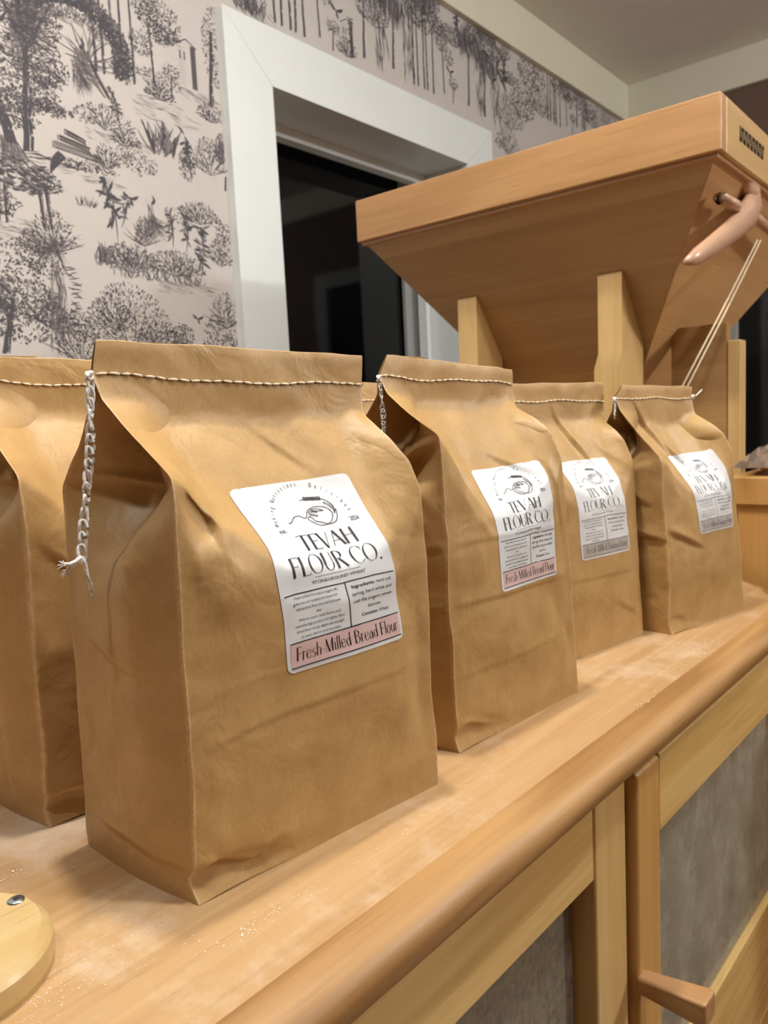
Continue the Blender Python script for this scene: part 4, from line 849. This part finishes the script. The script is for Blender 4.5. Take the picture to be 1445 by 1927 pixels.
# ------------------------------------------------------------------ stone mill with hopper, standing beyond the worktop
KS = 1.2/1.05
def K(x, y, z): return (KS*x, KS*y, .27+KS*(z-.27))
mill = empty('stone_mill', (*K(1.37, .62, 0)[:2], ZF), 'wooden grain mill with large square hopper behind the bags', 'mill')
mo = Vector(mill.location)
def mbuild(b, name, m, bevel=0, parent=mill):
    if parent is mill: b.v = [tuple(Vector(v)-mo) for v in b.v]
    else: b.v = [tuple(Vector(v)-mo) for v in b.v]
    return b.build(name, m, parent, bevel)
hx0, hx1, hy0, hy1 = 1.05, 1.68, .311, .9222; zr0, zr1 = .588, .6585
def rimb(x0, y0, x1, y1, nm, m):
    b = MB(); b.box(K(x0, y0, zr0), K(x1, y1, zr1)); return mbuild(b, nm, m, .003)
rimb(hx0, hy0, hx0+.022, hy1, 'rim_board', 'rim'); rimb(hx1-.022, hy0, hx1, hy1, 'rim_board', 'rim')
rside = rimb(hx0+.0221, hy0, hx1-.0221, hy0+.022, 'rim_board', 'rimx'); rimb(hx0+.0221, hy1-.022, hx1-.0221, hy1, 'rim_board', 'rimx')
# hopper panels: inverted pyramid
a_, b_ = .74, .68; t = .30; ins = .009; zt = zr0-.0
q0 = [(hx0+ins, hy0+ins), (hx1-ins, hy0+ins), (hx1-ins, hy1-ins), (hx0+ins, hy1-ins)]
q1 = [(hx0+ins+a_*t, hy0+ins+b_*t), (hx1-ins-a_*t, hy0+ins+b_*t), (hx1-ins-a_*t, hy1-ins-b_*t), (hx0+ins+a_*t, hy1-ins-b_*t)]
th = .014
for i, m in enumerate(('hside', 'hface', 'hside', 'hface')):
    j = (i+1) % 4; b = MB(); cxm = (hx0+hx1)/2; cym = (hy0+hy1)/2
    def inn(p): d = Vector((cxm-p[0], cym-p[1])); 
    O = [K(*q0[i], zt), K(*q0[j], zt), K(*q1[j], zt-t), K(*q1[i], zt-t)]
    def sh_(p): return (p[0]+(cxm-p[0])*.06, p[1]+(cym-p[1])*.06)
    I = [K(*sh_(q0[i]), zt), K(*sh_(q0[j]), zt), K(*sh_(q1[j]), zt-t+.01), K(*sh_(q1[i]), zt-t+.01)]
    b.add(O+I, [(0, 3, 2, 1), (4, 5, 6, 7), (0, 1, 5, 4), (1, 2, 6, 5), (2, 3, 7, 6), (3, 0, 4, 7)]); mbuild(b, 'hopper_panel', m, .0012)
# thin batten under the rim
b = MB(); b.box(K(hx0+.006, hy0+.006, zr0-.006), K(hx1-.006, hy1-.006, zr0+.001)); mbuild(b, 'rim_batten', 'rim', .001)
# posts (front pair, wedge-cut against the hopper)
def post(y0, y1):
    P = [K(1.136, 0, .478), K(1.150, 0, .478), K(1.215, 0, .392), K(1.215, 0, .36), K(1.205, 0, -.2), K(1.118, 0, -.2), K(1.118, 0, .335), K(1.134, 0, .36)]
    b = MB(); b.prism([(p[0], p[2]) for p in P][::-1], 1, KS*y0, KS*y1); mbuild(b, 'support_post', 'post', .005)
post(.478, .516); post(.735, .773)
b = MB(); b.box(K(1.285, .352, -.3), K(1.315, .372, .372)); mbuild(b, 'support_post', 'post', .003)
b = MB(); b.box(K(1.287, .373, -.3), K(1.31, .46, .40)); mbuild(b, 'back_board', 'hface', .003)
# mill housing and base
b = MB(); b.lathe([(.001, .0), (.21, .0), (.215, .01), (.215, .20), (.20, .215), (.001, .215)], K(1.38, .62, .03), 48); mbuild(b, 'stone_housing', 'post', 0)
b = MB(); b.box((*K(1.16, .40, 0)[:2], ZF), (*K(1.62, .86, 0)[:2], K(0, 0, .03)[2])); mbuild(b, 'mill_base', 'hface', .006)
# chute below hopper
b = MB(); b.box(K(1.30, .55, .24), K(1.46, .70, .30)); mbuild(b, 'chute', 'post', .004)
# feed lever, peg, rod and cords on the hopper's right side
yp = .325*KS
def pl(px, py, y=yp): return hit((px, py), (0, 1, 0), y)
b = MB(); path = [(1396, 330), (1407, 345), (1414, 362), (1416, 382), (1408, 402), (1390, 422), (1365, 443), (1338, 464), (1312, 482), (1291, 493)]
wid = [.006, .018, .027, .031, .028, .021, .018, .016, .013, .005]
pts = [Vector(pl(*p)) for p in path]; vs = []; n = 12
for i, p in enumerate(pts):
    tdir = (pts[min(i+1, len(pts)-1)]-pts[max(i-1, 0)]).normalized(); nn = tdir.cross(Vector((0, 1, 0))).normalized()
    for k in range(n): a = 2*math.pi*k/n; vs.append(p+nn*wid[i]*math.cos(a)+Vector((0, 1, 0))*.011*(wid[i]/.022)**.5*math.sin(a))
b.add(vs, [(i*n+k, i*n+(k+1) % n, (i+1)*n+(k+1) % n, (i+1)*n+k) for i in range(len(pts)-1) for k in range(n)]+[tuple(range(n))[::-1], tuple((len(pts)-1)*n+k for k in range(n))], 0, True)
lev = mbuild(b, 'feed_lever', 'toggle')
o = MB(); o.tube([pl(1350, 372, yp+.012), pl(1356, 373, yp), pl(1383, 387, yp), pl(1388, 391, yp)], [.007, .0095, .0095, .006], 12); mbuild(o, 'peg', 'toggle', 0, lev)
o = MB(); o.tube([pl(1410, 402), pl(1424, 412), pl(1475, 455)], .0085, 12); mbuild(o, 'rod', 'toggle', 0, lev)
o = MB(); o.tube([pl(1396, 388, yp), pl(1400, 388, yp+.06)], .006, 8); mbuild(o, 'mounting_pin', 'toggle', 0, lev)
for dx, (ex, ey) in ((0, (1280, 735)), (9, (1290, 735))):
    o = MB(); A = Vector(pl(1425+dx*.7, 452)); Bp = Vector(hit((ex, ey), (1, 0, 0), KS*1.05)); o.tube([A, A.lerp(Bp, .5)+Vector((0, 0, -.002)), Bp], .0016, 6); mbuild(o, 'cord', 'string', 0, lev)
# dark branded lettering on the rim's side board (illegible, runs out of frame)
b = MB()
for k in range(14):
    x = KS*(1.128+k*.0085); z0_ = .27+KS*(.617-.27); hgt = .019*KS; yy = KS*hy0-.0006
    b.add([(x, yy, z0_), (x+.0052, yy, z0_), (x+.0052, yy, z0_+hgt), (x, yy, z0_+hgt)], [(0, 1, 2, 3)])
    b.add([(x, yy, z0_+(hgt-.006)*(k % 2)), (x+.009, yy, z0_+(hgt-.006)*(k % 2)), (x+.009, yy, z0_+(hgt-.006)*(k % 2)+.006), (x, yy, z0_+(hgt-.006)*(k % 2)+.006)], [(0, 1, 2, 3)])
mbuild(b, 'branded_mark', 'hole', 0, rside)
# ------------------------------------------------------------------ wooden bin with bread beyond the worktop end
bx0, bx1, by0, by1, bz1 = 1.29, 1.75, -.25, .372, .158
bn = empty('wooden_bin', ((bx0+bx1)/2, .06, ZF), 'honey pine boarded bin beyond the worktop end at right', 'bin'); bo = Vector(bn.location)
def bb(name, boxes, m, bev=.002):
    b = MB()
    for a, c_ in boxes: b.box(tuple(Vector(a)-bo), tuple(Vector(c_)-bo))
    return b.build(name, m, bn, bev)
ys = np.arange(by0, by1-.01, .062)
for y in ys: bb('board', [((bx0+.008, y+.0015, ZF), (bx0+.02, min(y+.0605, by1-.012), bz1-.04))], 'crate', .003)
bb('top_rail', [((bx0, by0, bz1-.045), (bx0+.022, by1, bz1))], 'crate', .003)
bb('bin_box', [((bx0+.021, by0, ZF), (bx1, by0+.02, bz1)), ((bx0+.021, by1-.02, ZF), (bx1, by1, bz1)), ((bx1-.02, by0, ZF), (bx1, by1, bz1)), ((bx0+.021, by0, bz1-.02), (bx1, by1, bz1-.004))], 'crate')
for i, (y, x, s_) in enumerate(((.31, 1.40, 1.), (.20, 1.39, .9))):
    b = MB(); G = np.zeros((14, 22, 3))
    for a in range(14):
        for c_ in range(22):
            ph = a/13*math.pi; tt = c_/21*2*math.pi; rr = 1+.06*mnoise.noise(Vector((a*.4, math.cos(tt)*2, math.sin(tt)*2+i*5))); G[a, c_] = (math.sin(ph)*math.cos(tt)*.06*rr, math.sin(ph)*math.sin(tt)*.05*rr, .019-math.cos(ph)*.019*rr)
    b.grid(G*s_, 0, True); o = b.build('bread_loaf', 'crust'); o.location = (x, y, bz1-.003)
    tag(o, ['low brown flat loaf on the bin under clear film, nearer the bags', 'low brown flat loaf on the bin, farther right'][i], 'bread', 'flat loaves on the bin')
b = MB(); G = np.zeros((26, 26, 3))
for a in range(26):
    for c_ in range(26):
        x = 1.30+a/25*.26; y = .10+c_/25*.27; h = .044+.016*mnoise.noise(Vector((x*22, y*22, 3)))+.010*abs(mnoise.noise(Vector((x*60, y*60, 9))))
        ed = min(a, 25-a, c_, 25-c_)/5; G[a, c_] = (x, y, bz1+.004+h*min(1, .25+ed))
b.grid(G, 0, False); o = b.build('plastic_film', 'film'); tag(o, 'crinkled clear plastic film draped over the loaves on the bin', 'plastic film')
# ------------------------------------------------------------------ flour spilled on the worktop
b = MB(); R2 = random.Random(5)
def flake(px, py, spread, n, s_):
    c_ = hit((px, py), (0, 0, 1), 0)
    for _ in range(n):
        x = c_[0]+R2.gauss(0, spread*1.6); y = c_[1]+R2.gauss(0, spread*.6); r = s_*R2.uniform(.25, .95)
        if y < .275-.0218*x+.006: continue
        k = R2.randint(5, 7); a0 = R2.uniform(0, 6); pts = [(x+r*R2.uniform(.5, 1.2)*math.cos(a0+6.28*j/k), y+r*R2.uniform(.5, 1.2)*math.sin(a0+6.28*j/k), .0004) for j in range(k)]
        b.add(pts+[(x, y, .0004+r*.5)], [(j, (j+1) % k, k) for j in range(k)])
for px, py, sp, n, s_ in ((500, 1725, .006, 26, .0007), (455, 1750, .007, 16, .0008), (560, 1700, .01, 12, .0005), (20, 1645, .006, 22, .0009), (50, 1660, .015, 40, .0004), (100, 1590, .01, 30, .0005), (360, 1770, .004, 5, .0008), (780, 1560, .004, 8, .0007), (700, 1600, .012, 12, .0005),
                          (1215, 1330, .010, 50, .0007), (1230, 1322, .004, 40, .0008), (1150, 1390, .012, 24, .0006), (1300, 1250, .03, 120, .0006), (1330, 1215, .02, 90, .0007), (130, 1840, .02, 70, .0005), (60, 1900, .012, 90, .0005), (150, 1760, .02, 50, .0004), (640, 1650, .04, 40, .0004), (1000, 1480, .04, 40, .0004)):
    flake(px, py, sp, n, s_)
o = b.build('spilled_flour', 'flour', None, 0, 'stuff'); tag(o, 'white flour crumbs scattered on the pine worktop', 'flour')
